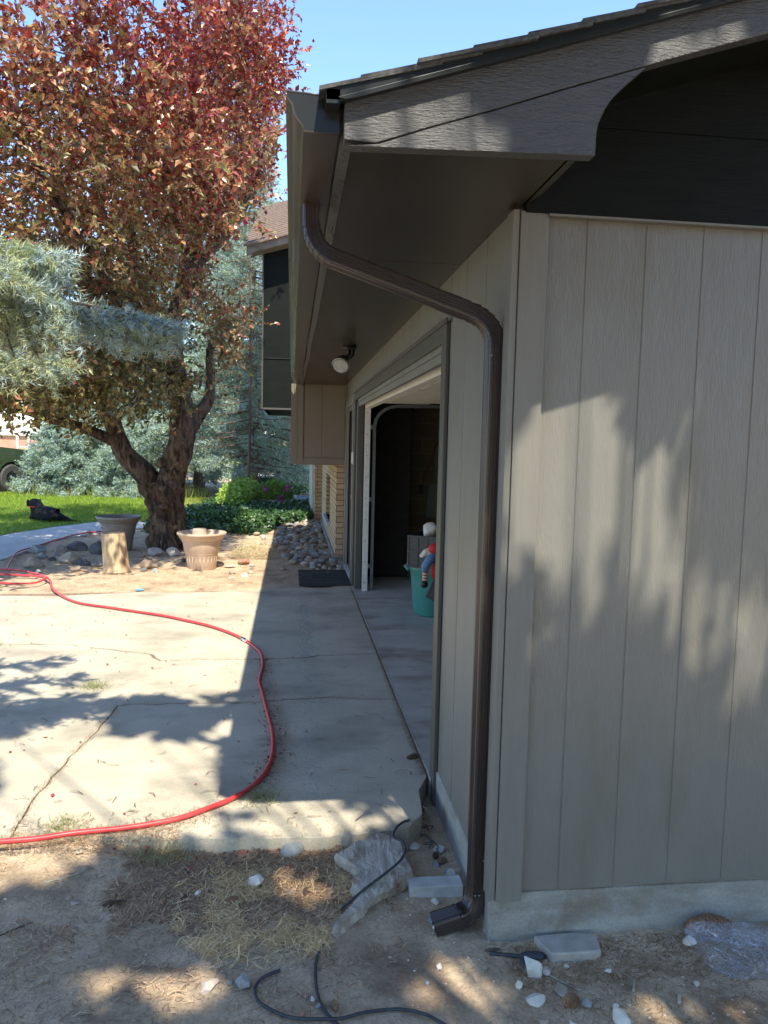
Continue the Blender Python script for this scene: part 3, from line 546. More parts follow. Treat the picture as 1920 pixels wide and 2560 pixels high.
tag(MB().box(.30,.62,21.75,21.9,.11,.17).build('brick',m_rred),'single brick lying on the far edge of the white doorstep','brick')

# ================================================================ FIXTURES AND GARAGE CONTENTS
L_=thing('flood_light','black swivel flood light with round pale lens under the soffit','light',(.455,6.24,2.425))
MB().lathe([(0,0),(.055,0),(.058,-.012),(.05,-.02),(.02,-.022),(0,-.022)],(.455,6.24,2.425),20).build('base',m_blk,L_,smooth='auto')
MB().tube([(.455,6.24,2.405),(.45,6.22,2.36),(.41,6.20,2.325)],.013,10).tube([(.485,6.24,2.405),(.48,6.22,2.35),(.43,6.20,2.31)],.010,8).build('arm',m_blk,L_,smooth=True)
hd=Vector((-.22,-.75,-.60)).normalized(); hc=Vector((.385,6.17,2.285)); hd0=hc-hd*.07
MB().tube([hd0,hc-hd*.03,hc,hc+hd*.045],[.03,.045,.062,.070],20).build('lamp_head',m_blk,L_,smooth='auto')
LL=MB().tube([hc+hd*.043,hc+hd*.052],[.066,.060],20).build('lens',m_lens,L_,smooth='auto')
MB().tube([hc+hd*.044,hc+hd*.056],[.072,.068],20,cap=False).build('lens_rim',m_plast,LL)
K=thing('keypad','small cream keypad box on the dark trim left of the open garage door','keypad',(.697,8.66,1.45))
MB().box(.676,.697,8.625,8.715,1.405,1.545).build('case',m_plast,K,bevel=.006)
MB().box(.673,.676,8.64,8.70,1.42,1.53).build('cover',m_white,K,bevel=.001)
C=thing('trash_can','teal plastic trash can standing in the garage doorway','trash can',(1.38,7.25,.006))
MB().lathe([(0,0),(.19,0),(.205,.012),(.215,.05),(.245,.42),(.25,.445),(.285,.45),(.29,.475),(.285,.49),(.262,.492),(.255,.48),(.20,.03),(0,.03)],(1.40,7.20,.006),36).build('body',m_teal,C,smooth='auto')
MB().box(1.10,1.14,7.10,7.30,.445,.475).build('handle',m_teal,C,bevel=.008)
def crate(c,rx,ry,h,label,tilt=(0,0,0)):
    o=thing('crate',label,'crate',c,'black plastic crates in the garage'); x,y,z=rx/2,ry/2,h; m=MB()
    for s in (-1,1):
        m.box(-x,x,s*y-.006,s*y+.006,0,z); m.box(s*x-.006,s*x+.006,-y,y,0,z)
    m.box(-x,x,-y,y,0,.01); b=MB(); b.v=[tuple(Vector(p)+Vector(c)) for p in m.v]; b.f=m.f; b.build('walls',m_blackp,o)
    r=MB()
    for zz in (0,z*.48,z-.02):
        r.box(-x-.012,x+.012,-y-.014,-y-.004,zz,zz+.02); r.box(-x-.014,-x-.004,-y,y,zz,zz+.02)
    n=4
    for i in range(n+1):
        q=-x+2*x*i/n; r.box(q-.006,q+.006,-y-.013,-y-.004,0,z); q=-y+2*y*i/n; r.box(-x-.013,-x-.004,q-.006,q+.006,0,z)
    b=MB(); b.v=[tuple(Vector(p)+Vector(c)) for p in r.v]; b.f=r.f; b.build('ribs',M('crate_rib_plastic'+str(len(MATS)),(.035,.035,.037),rough=.4),o,bevel=.002)
    o.rotation_euler=tilt; return o
crate((1.34,6.98,.515),.36,.44,.30,'black ribbed crate on top of the teal trash can',(0,0,R(-28)))
crate((1.47,6.72,.20),.42,.40,.27,'black ribbed crate leaning low in front of the teal can',(R(0),R(24),R(-25)))
tag(MB().rock((1.29,6.88,.86),(.12,.10,.09),3,2,.12,ang=True).build('plastic_bag',m_white,smooth=True),'white bundle sticking up out of the upper black crate','bag')
dl=thing('rag_doll','rag doll in blue jeans and striped red socks hanging over the black crate','doll',(1.230,6.62,.5))
MB().tube([(1.290,6.63,.66),(1.220,6.58,.63),(1.175,6.56,.57),(1.180,6.56,.53)],[.045,.042,.034,.03],12).build('trousers',m_denim,dl,smooth=True)
for i in range(7): MB().tube([(1.180,6.56,.53-i*.013),(1.180,6.56,.53-(i+1)*.013)],.023,12).build('sock_band',m_cream if i%2 else m_red,dl)
MB().rock((1.175,6.55,.415),(.035,.03,.035),5,2,.1).build('shoe',m_blk,dl,smooth=True)
MB().rock((1.270,6.62,.72),(.06,.05,.05),6,2,.15).build('shirt',m_red,dl,smooth=True)
tag(MB().prism([(1.150,.645),(1.330,.72),(1.330,.76),(1.190,.70)],1,6.60,6.72).build('cloth',m_cream),'cream folded cloth lying over the crate beside the rag doll','cloth')
tag(MB().rock((1.290,6.60,.52),(.05,.04,.08),8,2,.2).build('red_cloth',m_red,smooth=True),'bright red cloth hanging below the rag doll','cloth')
SS=thing('snow_shovel','grey green snow shovel hanging on the garage block wall','shovel',(1.97,10.15,.7))
MB().tube([(1.97,10.16,2.15),(1.93,10.14,1.1)],.016,8).build('handle',m_handle,SS,smooth=True)
MB().tube([(1.97,10.16,2.19),(1.97,10.16,2.10)],.024,8).build('grip',m_blackp,SS)
MB().prism([(1.84,1.09),(1.90,1.12),(2.0,1.12),(2.08,1.08),(2.10,.68),(1.80,.66)],1,10.12,10.14).build('blade',m_handle,SS,bevel=.005)
BR=thing('broom','wooden handled broom leaning on the garage block wall','broom',(1.72,10.1,1.05))
MB().tube([(1.97,10.15,1.73),(1.73,10.10,1.08)],.014,8).build('handle',m_wood,BR,smooth=True)
MB().box(1.70,1.76,10.07,10.12,.98,1.10).build('head',m_blackp,BR,bevel=.005)
BX=thing('toolbox','black toolbox on the garage floor by the back wall','toolbox',(1.6,9.4,.006))
MB().box(1.42,1.86,9.1,9.5,.006,.23).build('body',m_blackp,BX,bevel=.012); MB().tube([(1.5,9.3,.23),(1.52,9.3,.28),(1.76,9.3,.28),(1.78,9.3,.23)],.012,8).build('handle',m_steel,BX,smooth=True)
tag(MB().rock((1.62,8.75,.40),(.045,.045,.05),4,1,.2).build('work_glove',M('yellow_fabric',(.35,.27,.05),rough=.8)),'yellow glove lying deep in the garage behind the teal can','glove')

# ================================================================ HOSE, MAT, POTS, LOG
hose=[(-1.9,3.03,.025),(-1.5,3.06,.022),(-1.149,3.085,.02),(-1.007,3.103,.018),(-.865,3.138,.018),(-.677,3.163,.018),(-.489,3.222,.016),(-.376,3.299,.016),(-.257,3.399,.016),(-.16,3.539,.016),(-.102,3.729,.016),(-.083,3.943,.016),(-.095,4.213,.016),(-.132,4.523,.016),(-.175,4.879,.016),(-.204,5.12,.016),(-.195,5.476,.016),(-.217,5.779,.016),(-.279,6.001,.016),(-.367,6.209,.016),(-.494,6.433,.016),(-.679,6.674,.016),(-.867,6.857,.016),(-1.16,7.106,.016),(-1.457,7.296,.016),(-1.767,7.494,.016),(-1.913,7.574,.016),(-2.094,7.71,.016),(-2.297,7.974,.018),(-2.521,8.379,.02),(-2.698,8.856,.03),(-2.864,9.148,.03),(-3.055,9.34,.03),(-3.283,9.474,.04),(-3.6,9.55,.03),(-3.85,9.3,.03),(-3.8,8.95,.03),(-3.5,8.75,.04),(-3.206,8.70,.03),(-3.0,8.64,.03),(-2.80,8.70,.03),(-2.76,8.93,.045),(-2.892,9.10,.03),(-3.1,9.16,.03),(-3.45,9.2,.04),(-3.62,9.0,.05),(-3.52,8.86,.05)]
def smoothpath(P,n=6):
    P=[V3(p) for p in P]; out=[]
    for i in range(len(P)-1):
        p0,p1,p2,p3=P[max(i-1,0)],P[i],P[i+1],P[min(i+2,len(P)-1)]
        for j in range(n):
            t=j/n; out.append(.5*((2*p1)+(p2-p0)*t+(2*p0-5*p1+4*p2-p3)*t*t+(3*p1-p0-3*p2+p3)*t**3))
    out.append(P[-1]); return out
HZ=MB().tube(smoothpath(hose),.0115,10,jit=.03).build('garden_hose',m_hose,smooth=True); MB().tube([(-.40,6.27,.016),(-.375,6.225,.016),(-.35,6.17,.016)],[.015,.0165,.014],10).build('coupling',m_chrome,HZ,smooth=True)
tag(HZ,'red garden hose curving across the driveway and coiled at its far end','hose')
tag(MB().tube(smoothpath([(-3.35,9.5,.03),(-3.426,9.62,.03),(-3.57,10.146,.03),(-3.715,10.733,.04),(-3.73,11.0,.05),(-3.656,11.702,.05),(-3.60,12.157,.05),(-3.50,12.874,.05),(-3.35,13.3,.04),(-3.0,13.8,.03)]),.0115,8).build('garden_hose',m_hose,smooth=True),'red garden hose running beside the front path behind the rocks','hose')
dm=MB()
for i in range(20):
    y_=8.66+i*.05; dm.box(.10,.69,y_,y_+.024,.004,.020+.004*(i%2))
for i in range(24): dm.box(.10+i*.0249,.10+i*.0249+.012,8.64,9.63,.004,.017)
dm.box(.095,.695,8.63,9.64,.002,.010)
tag(dm.build('rubber_mat',m_mat),'black open weave rubber mat in front of the side door','mat')
def pot(c,r,h,name,label,mat,soil=True,rimw=.05,flute=0):
    o=thing('plant_pot',label,'plant pot',c,'two large plastic plant pots')
    r0=r*.56; p=[(0,0),(r0,0),(r0*1.02,.01),(r0*1.16,h*.40),(r0*1.2,h*.42),(r0*1.2,h*.44),(r0*1.24,h*.46),(r0*1.38,h*.74),(r0*1.44,h*.76),(r0*1.44,h*.79),(r*.86,h*.82),(r*.93,h*.90),(r,h*.955),(r*.995,h*.99),(r*.96,h),(r*.90,h*.96),(r*.82,h*.88),(r*.78,h*.80),(r*.70,h*.62),(0,h*.62)]
    b=MB().lathe(p,c,48); 
    vv=[]
    for (x,y,z) in b.v:
        t=math.atan2(y-c[1],x-c[0]); k=(z-c[2])/h
        if .03<k<.38 : 
            q=1+.02*(1 if math.cos(t*20)>0 else -.3); x=c[0]+(x-c[0])*q; y=c[1]+(y-c[1])*q
        vv.append((x,y,z))
    b.v=vv; b.build('body',mat,o,smooth='auto')
    if soil: MB().lathe([(0,h*.70),(r*.74,h*.69)],c,32).build('soil',m_soil,o)
    fl=MB()
    for i in range(24):
        t=i*math.pi/12; rr_=r0*1.12; fl.rock((c[0]+rr_*math.cos(t),c[1]+rr_*math.sin(t),c[2]+h*.335),(.010,.010,.014),i,1,.02); fl.tube([(c[0]+r0*1.01*math.cos(t),c[1]+r0*1.01*math.sin(t),c[2]+.02),(c[0]+rr_*math.cos(t),c[1]+rr_*math.sin(t),c[2]+h*.33)],.006,6)
    fl.build('fluting',mat,o,smooth=True)
    return o
pot((-1.145,9.95,-.01),.315,.47,'p','pale terracotta coloured pot standing alone right of the big tree trunk',m_terra,False)
pot((-2.545,11.62,-.01),.325,.50,'p','grey tan pot with dead plant behind the upright log',m_terra2,True)
up_=thing('nursery_pot','small upside down tan pot resting inside the pale terracotta pot','plant pot',(-1.16,9.93,.32)); MB().lathe([(.12,.30),(.105,.33),(.085,.50),(.08,.505),(0,.505)],(-1.17,9.93,.0),24).build('body',m_terra,up_,smooth='auto')
n=400; cc=np.array([-2.62,11.6,.36])+np.clip(rng.normal(0,1,(n,3)),-1.6,1.6)*np.array([.07,.06,.05]); tag(rawmesh('dried_plant',leafpolys(cc,.07,.35),None,gcol(n,(.06,.07,.02),(.16,.12,.06)),m_leaf,loc=(-2.62,11.6,.3)),'small withered plant in the grey tan pot','plant')
LG=thing('log','upright pale cut log standing in front of the grey tan pot','log',(-2.17,9.62,0))
sp=MB(); vv=[]
for i,z in enumerate(np.linspace(-.01,.475,14)):
    for j in range(28):
        t=2*math.pi*j/28; r_=(.158-.02*z/.475)*(1+.04*math.sin(3*t+1)+.03*math.sin(7*t+2)+.012*math.sin(17*t)+(.05*max(0,1-z/.06)))
        vv.append((-2.155-.04*z/.475+r_*math.cos(t),9.68+r_*math.sin(t),z))
sp.add(vv,[(i*28+j,i*28+(j+1)%28,(i+1)*28+(j+1)%28,(i+1)*28+j) for i in range(13) for j in range(28)]); sp.build('log_side',m_stump,LG,smooth=True)
tp=MB(); tp.v=vv[-28:]; tp.v=[(x,y,z+.001) for x,y,z in tp.v]; tp.f=[tuple(range(28))]; tp.build('log_top',m_stumptop,LG)
# ================================================================ ROCKS
def stone(c,r,label,mat,seed,name='rock',group=None,ang=True,rot=None,sub=2,rough=.18,lift=.35):
    z=c[2] if len(c)>2 else gzz(c[0],c[1])
    if ang and len(c)==2: r=tuple(q*1.22 for q in r)
    m=MB().rock((c[0],c[1],z+r[2]*lift),r,seed,sub,rough,0,rot if rot is not None else seed*1.7,ang)
    return tag(m.build(name,mat,smooth=False if ang else True,loc=(c[0],c[1],z),bevel=0),label,'rock' if name=='rock' else 'stone',group)
RP=[(-3.603,11.25,.15,m_rgrey,'craggy grey rock at the left end of the tree bed, nearest the path'),(-3.321,11.3,.12,m_rtan,'tan pointed rock second from the left in the bed'),(-3.08,11.5,.15,m_rdark,'dark rounded rock behind the tan rocks, left of the log'),(-2.72,11.15,.19,m_rdark,'largest dark boulder directly left of the log'),(-3.40,13.3,.09,m_rgrey,'grey rock where the second hose meets the pot'),(-2.86,10.3,.17,m_rtan,'wide tan boulder with smooth top in front of the dark boulders'),(-3.215,9.95,.13,m_rtan,'long tan rock beside the coiled hose'),(-3.16,10.5,.08,m_rdark,'small dark rock between the tan boulders'),(-3.139,9.62,.055,m_rgrey,'small pale grey stone touching the coiled hose'),(-3.02,9.50,.05,m_rgrey,'grey pebble right of the coiled hose'),(-3.35,10.7,.09,m_rgrey,'flat grey rock behind the long tan rock'),(-2.66,10.1,.12,m_rdark,'brown black rock left of the log foot'),(-2.48,10.05,.10,m_rgrey,'speckled grey stone tucked against the log'),(-2.632,9.66,.07,m_rbrown,'low brown stone in front of the speckled stone'),(-3.25,11.0,.07,m_rgrey,'round grey stone among the rock heap'),(-1.83,9.95,.12,m_rbrown,'reddish brown block between log and pale pot'),(-2.1,10.85,.10,m_rbrown,'brown stone behind the log at the tree foot'),(-1.92,11.0,.13,m_rpink,'pale knobbly rock left in front of the trunk'),(-1.66,11.02,.13,m_rpink,'pale knobbly rock right in front of the trunk'),(-1.835,9.73,.05,m_rgrey,'small grey stone in the shade right of the log'),(-1.665,9.58,.055,m_rgrey,'small flat stone in front of the brown block'),(-1.45,10.45,.055,m_rdark,'dark stone behind the pale pot on its left'),(-1.37,10.9,.10,m_rtan,'tan stone half hidden behind the pale pot')]
for i,(x,y,r,m,l) in enumerate(RP): stone((x,y,-.01),(r*1.15,r*.9,r*random.uniform(.62,.95)),l,m,i+11,sub=3 if r>.1 else 2)
for i,(x,y,r,m,l,fl) in enumerate([(-.62,10.35,.13,m_rred,'red flagstone slab propped in the sunlit dirt',.45),(-.78,10.02,.11,m_rpink,'flat pale slab left of the red flagstone',.22),(-.72,9.47,.065,m_rtan,'small tan chunk nearer than the red flagstone',.6),(-.70,9.12,.07,m_rpink,'flat pale stone nearest to the driveway edge',.35),(-.50,9.56,.06,m_rtan,'upper tan chip of the stone cluster in the sun',.6),(-.55,9.26,.075,m_rpink,'pinkish chip beside the flat pale stone',.5),(-.47,13.0,.085,m_rwht,'white stone at the sunlit edge of the ivy',.6),(-.3,12.4,.04,m_rwht,'small white block at the corner of the shade line',1.0)]):
    stone((x,y,-.005),(r,r*.75,r*fl),l,m,i+51)
# river stones : every one an object
base=[]
for s in range(10):
    me=MB().rock((0,0,0),(1,.78,.52),100+s,2,.12).build('river_stone',[m_rgrey,m_rtan,m_rbrown,m_rgrey,m_rpink,m_rtan,m_rbrown,m_rgrey,m_rtan,m_rgrey][s],smooth=True); base.append(me)
pts=[]; tries=0
poly=[(-.30,13.4),(-.2,11.6),(-.05,10.6),(.1,9.95),(.45,9.72),(.66,9.9),(.56,10.4),(.57,12),(.56,14),(.56,15.9),(.2,16.1),(-.35,15.6)]
while len(pts)<235 and tries<9000:
    tries+=1; x=random.uniform(-.45,.66); y=random.uniform(9.7,16.0)
    if not inpoly(np.array([x]),np.array([y]),poly)[0]: continue
    r=random.uniform(.04,.085)
    if min([math.hypot(x-a,y-b)-.62*(r+c) for a,b,c in pts],default=1)>0: pts.append((x,y,r))
for x,y,r in [(-.5,9.9,.04),(-.1,9.75,.045),(.62,9.72,.05),(.35,9.69,.045),(.5,9.66,.04),(-.35,11.1,.05),(-.45,12.2,.05),(-.6,13.4,.06),(-.9,13.8,.05),(-.7,11.9,.04)]: pts.append((x,y,r))
for i,(x,y,r) in enumerate(pts):
    o=base[i%10] if i<10 else base[random.randrange(10)].copy()
    if i>=10: COL.objects.link(o)
    o.location=(x,y,r*.28+random.uniform(0,.02)); o.scale=(r,r,r*random.uniform(.8,1.1)); o.rotation_euler=(random.uniform(-.25,.25),random.uniform(-.25,.25),random.uniform(0,6.28))
    cn_=['grey','tan','brown','grey','pale pink','tan','brown','grey','tan','grey'][[b_.data for b_ in base].index(o.data)]; tag(o,cn_+' rounded '+('small ' if r<.055 else 'large ' if r>.075 else '')+'river stone in the bed along the brick wall','stone','river stones in the bed along the brick wall')
# foreground stones
FG=[(.022,3.054,.057,.042,.03,m_rgrey,'smooth rounded blue grey stone lying in the needles before the slab',False),
(-.123,2.891,.034,.034,.032,m_rwht,'white angular rock left of centre in the straw',True),(-.248,2.350,.035,.034,.02,m_rpink,'pale pinkish flat rock at the bottom edge near the black cable',True),
(-.141,2.354,.028,.027,.027,m_rgrey,'blue grey angular rock beside the black cable loop',True),(-.181,2.358,.013,.013,.01,m_rgrey,'small grey chip between the pinkish and blue grey rocks',True),
(.653,3.110,.026,.022,.02,m_rwht,'white pitted rock near the concrete brick and foundation',True),(.567,2.726,.025,.02,.012,m_rwht,'white pitted rock left above the downspout elbow',True),
(.541,2.581,.016,.012,.012,m_rwht,'small white chip under the downspout outlet',True),(.530,2.63,.015,.011,.01,m_rgrey,'small grey chip beside the downspout outlet',True),
(.513,2.378,.013,.011,.013,m_rwht,'little white stone alone on the sunlit dirt',True),(.825,2.331,.037,.034,.038,m_rwht,'largest white rock right of the downspout below the paver',True),
(.789,2.203,.040,.022,.018,m_rwht,'long white rock below the largest white rock',True),(.757,2.272,.015,.013,.014,m_rwht,'small white rock touching the long white one',True),
(1.031,2.100,.031,.026,.022,m_rwht,'white rock at the bottom edge right of the small pine cone',True),(.881,2.096,.018,.014,.01,m_rwht,'white chip at the bottom edge left of the white rock',True),
(.790,2.113,.018,.015,.012,m_rtan,'tan rock at the bottom edge below the long white rock',True),(1.421,2.396,.021,.017,.024,m_rwht,'white rock at the left tip of the clear plastic bag',True),
(.950,2.346,.012,.010,.012,m_rpink,'pinkish chip right of the largest white rock',True),(1.079,2.308,.013,.010,.009,m_rwht,'white chip between the paver and the plastic bag',True),
(.898,2.245,.04,.02,.008,m_rtan,'flat tan wood like flake above the small pine cone',True),(.871,2.332,.018,.017,.014,m_rpink,'pinkish stone half behind the largest white rock',True),
(.949,2.174,.02,.017,.012,m_rgrey,'grey stone right of the small pine cone',True),(1.037,2.148,.016,.013,.012,m_rwht,'white stone above the bottom white rock',True),
(1.343,2.209,.011,.01,.01,m_rpink,'little pinkish stone left of the plastic bag',True),(.722,2.552,.028,.02,.014,m_rtan,'flat tan stone wedged under the downspout elbow',True),
(-.845,3.085,.018,.017,.011,m_rtan,'tan stone on the dirt left below the hose',True),(-.340,2.851,.017,.012,.011,m_rwht,'small white lump left of the straw patch',True),
(-.785,2.808,.022,.018,.006,m_rtan,'flat tan stone sunk in the shaded dirt',True),(.052,2.204,.014,.011,.005,m_rred,'lower red tile chip by the crossing cables',True),(.065,2.295,.013,.010,.005,m_rred,'upper red tile chip by the crossing cables',True),
(.103,2.238,.012,.010,.008,m_rgrey,'blue grey pebble touching the crossing cables',True),(.085,2.275,.010,.009,.008,m_rwht,'white pebble above the crossing cables',True),
(.62,3.0,.022,.016,.012,m_rgrey,'pale smooth pebble behind the concrete brick',False),(.655,2.945,.012,.009,.009,m_rgrey,'blue pebble just behind the concrete brick',False),(.46,2.31,.009,.008,.006,m_rgrey,'grey pebble on bare dirt left of the little white stone',False)]
for i,(x,y,a,b,c,m,l,an) in enumerate(FG): stone((x,y),(a,b,c),l,m,i+200,sub=3 if a>.03 else 2,ang=an,rough=.2 if an else .07)
pb=MB()
for i in range(1500):
    x=random.uniform(-1.6,2.2); y=random.uniform(1.75,3.0)
    if x>.72 and y>2.46: continue
    if random.random()>(.35+.65*(x>.3)): continue
    r=random.uniform(.0015,.0055)*(1.5 if random.random()<.06 else 1); pb.rock((x,y,gzz(x,y)+r*.3),(r,r*.8,r*.6),i,1,.25)
tag(pb.build('gravel',m_rpink),'tiny pale gravel scattered over the dirt','gravel',kind='stuff')
pb=MB()
for i in range(2600):
    x=random.uniform(-1.6,2.2); y=random.uniform(1.75,3.0)
    if x>.72 and y>2.46: continue
    r=random.uniform(.002,.006)*(1.8 if random.random()<.05 else 1); pb.rock((x,y,gzz(x,y)+r*.3),(r,r*.8,r*.6),i,1,.25,ang=True)
tag(pb.build('dirt_clods',m_dirt),'small crumbs of dry earth','soil',kind='stuff')
# brick, paver, bark slab, shell
tag(MB().box(.474,.684,2.765,2.838,-.125,-.062).build('concrete_brick',rockm('concrete_brick_mat',(.40,.40,.37),(.52,.52,.49),20),bevel=.004),'pale concrete brick lying beside the weathered bark slab','brick')
tag(MB().rock((.655,2.87,-.08),(.03,.022,.03),77,2,.2,ang=True).build('rock',rockm('grey_chunk',(.4,.4,.38),(.5,.5,.48)),loc=(.655,2.87,-.1)),'broken grey concrete chunk at the back corner of the concrete brick','rock')
tag(MB().prism([(.872,2.475),(1.04,2.482),(1.10,2.455),(1.083,2.372),(.99,2.372),(.905,2.372)],2,-.14,-.083).build('paver',rockm('paver_concrete',(.34,.31,.26),(.44,.41,.35),12),bevel=.006),'flat worn concrete paver against the foundation','paver')
bs=[(.42,3.285),(.505,3.229),(.512,3.10),(.52,2.97),(.47,2.915),(.40,2.85),(.332,2.80),(.29,2.72),(.24,2.66),(.19,2.60),(.17,2.61),(.21,2.68),(.27,2.78),(.30,2.83),(.255,2.90),(.30,2.98),(.27,3.06),(.21,3.15),(.30,3.22)]
zt=lambda y:-.100+.105*min(1,max(0,(y-2.62)/.55)); bs=[(x*(1.65-zt(y))/1.76,y*(1.65-zt(y))/1.76) for x,y in bs]
B0=MB(); nb=len(bs); cxs,cys=.35,2.86; layers=[(-.055,1.02),(-.035,1.04),(-.012,1.0),(.0,.965)]
rr=random.Random(3)
for z,s_ in layers: B0.v+=[(cxs+(x-cxs)*s_+rr.uniform(-.006,.006),cys+(y-cys)*s_+rr.uniform(-.006,.006),z+zt(y*1.04)+rr.uniform(-.004,.004)) for x,y in bs]
for i in range(3): B0.f+=[(i*nb+j,(i+1)*nb+j,(i+1)*nb+(j+1)%nb,i*nb+(j+1)%nb)[::-1] for j in range(nb)]
B0.f.append(tuple(3*nb+j for j in range(nb))[::-1])
bo=B0.build('bark_slab',m_barkslab); 
bm=bmesh.new(); bm.from_mesh(bo.data); bmesh.ops.triangulate(bm,faces=bm.faces); bmesh.ops.recalc_face_normals(bm,faces=bm.faces)
for _ in range(4): bmesh.ops.subdivide_edges(bm,edges=[e for e in bm.edges if e.calc_length()>.012],cuts=1,use_grid_fill=False)
bmesh.ops.triangulate(bm,faces=bm.faces)
for v in bm.verts:
    x,y=v.co.x,v.co.y; t=(x*.83-y*.55); 
    v.co.z+=float((fbm(np.float64(t*95),np.float64((x*.55+y*.83)*16),3,3)-.45)*.022); v.co.x+=float(fbm(np.float64(y*60),np.float64(v.co.z*300),2,8)-.4)*.008
bm.to_mesh(bo.data); bm.free(); tag(bo,'large weathered slab of bark lying before the driveway corner','bark')
wf=MB()
for i,(x,y,w_,a) in enumerate([(-.293,2.926,.038,.2),(.029,2.631,.024,.5),(.010,2.839,.03,-.5),(.221,2.801,.026,.9)]):
    c,s=math.cos(a),math.sin(a); m=MB(); z=gzz(x,y)+.004
    m.v=[(x+c*u-s*v,y+s*u+c*v,z+h) for h in (0,.006) for u,v in ((-w_,-w_*.3),(w_*.2,-w_*.55),(w_,-w_*.1),(w_*.7,w_*.4),(-w_*.6,w_*.5))]
    m.f=[(0,4,3,2,1),(5,6,7,8,9)]+[(j,(j+1)%5,(j+1)%5+5,j+5) for j in range(5)]
    tag(m.build('bark_chip',m_rbrown),['flat brown bark chip left of the white rock','small bark chip low in the straw','reddish bark chip in the middle of the straw','curled bark chip against the bark slab'][i],'bark chip','bark chips in the straw')
SH=MB()
SH.lathe([(0,.012),(.010,.011),(.013,.013),(.017,.010),(.021,.011),(.0275,.004),(.028,0),(0,0)],(.547,3.135,gzz(.547,3.135)+.003),24); tag(SH.build('jar_lid',m_rwht,smooth='auto'),'round white disc with rings lying behind the bark slab','lid')
# cables
def onz(P,dz=.006): return [(x,y,gzz(x,y)+dz) for x,y in P]
cA=[(.57,3.22,-.06),(.53,3.17,.0),(.47,3.09,.02),(.435,3.0,.022),(.47,2.965,.016),(.475,2.92,.006),(.445,2.86,-.006),(.372,2.80,-.026),(.29,2.75,-.052),(.24,2.72,-.075),(.20,2.70,-.095)]
tag(MB().tube(smoothpath(cA),.0052,8).build('cable',m_cable,smooth=True),'dark cable lying over the bark slab','cable')
cB=onz([(.18,2.62),(.158,2.574),(.123,2.511),(.100,2.430),(.096,2.342),(.104,2.269),(.124,2.206),(.153,2.162),(.19,2.10),(.24,2.02)],.007)
tag(MB().tube(smoothpath(cB),.0052,8).build('cable',m_cable,smooth=True),'dark cable running down from the bark slab to the bottom edge','cable')
cC=onz([(-.02,2.40),(-.071,2.376),(-.093,2.341),(-.099,2.305),(-.086,2.260),(-.050,2.222),(0,2.193),(.049,2.173),(.110,2.166),(.172,2.177),(.237,2.198),(.300,2.200),(.363,2.189),(.422,2.162),(.466,2.129),(.52,2.07),(.56,2.0)],.012)
tag(MB().tube(smoothpath(cC),.0052,8).build('cable',m_cable,smooth=True),'dark cable loop curving along the bottom edge','cable')
vn=MB()
for k in range(7):
    x,y=random.uniform(.55,.66),random.uniform(3.15,3.45); P=[(x,y,gzz(x,min(y,3.2))+.01)]
    for i in range(7): x+=random.uniform(-.035,.035); y+=random.uniform(-.05,.02); P.append((x,y,-.10+random.uniform(.005,.035)))
    vn.tube(smoothpath(P,3),.0022,5)
tag(vn.build('dry_vines',m_cable),'thin dark dead vines tangled at the foundation','vine',kind='stuff')
# sticks
def stick(P,r,label,m=m_stick,fork=None):
    b=MB().tube(smoothpath(onz(P,r*.9),4),r,6,jit=.15)
    if fork: b.tube(smoothpath(onz(fork,r*.9),4),r*.7,6,jit=.15)
    tag(b.build('stick',m,smooth=True),label,'stick')
stick([(-.241,2.445),(-.20,2.468),(-.151,2.495)],.0045,'pale forked stick above the bottom rocks',fork=[(-.235,2.448),(-.232,2.40),(-.236,2.37)])
stick([(-.21,2.93),(-.16,2.90),(-.12,2.88),(-.10,2.875)],.0035,'thin dark twig beside the white rock in the straw',m_bark2)
stick([(.20,2.92),(.175,2.84),(.16,2.78)],.007,'thick grey stick standing by the bark slab')
stick([(.86,2.34),(.93,2.27),(.985,2.21)],.003,'long thin stick crossing below the flat paver')
stick([(1.12,2.20),(1.15,2.26)],.004,'short pale stick between paver and plastic bag')
stick([(1.24,2.13),(1.26,2.17)],.006,'short thick wood splinter left of the plastic bag')
stick([(-1.0,2.62),(-.95,2.66),(-.9,2.70)],.003,'thin brown twig on the left shaded dirt',m_bark2)
stick([(-.93,2.90),(-.85,2.93),(-.78,2.99)],.003,'long dry twig left of the straw patch')
tag(MB().tube(smoothpath(onz([(.70,2.42),(.78,2.415),(.84,2.40)],.006),4),.007,8).rock((.845,2.405,gzz(.845,2.405)+.012),(.045,.022,.012),9,2,.4).rock((.815,2.375,gzz(.815,2.375)+.01),(.02,.03,.008),12,2,.4).build('black_plastic_scrap',m_cable,smooth=True),'torn scrap of black plastic strap by the largest white rock','plastic scrap')
tag(MB().rock((.715,2.435,gzz(.715,2.435)+.006),(.03,.008,.006),5,2,.2).build('stick',m_bark2,smooth=True),'short dark stub under the downspout elbow','stick')
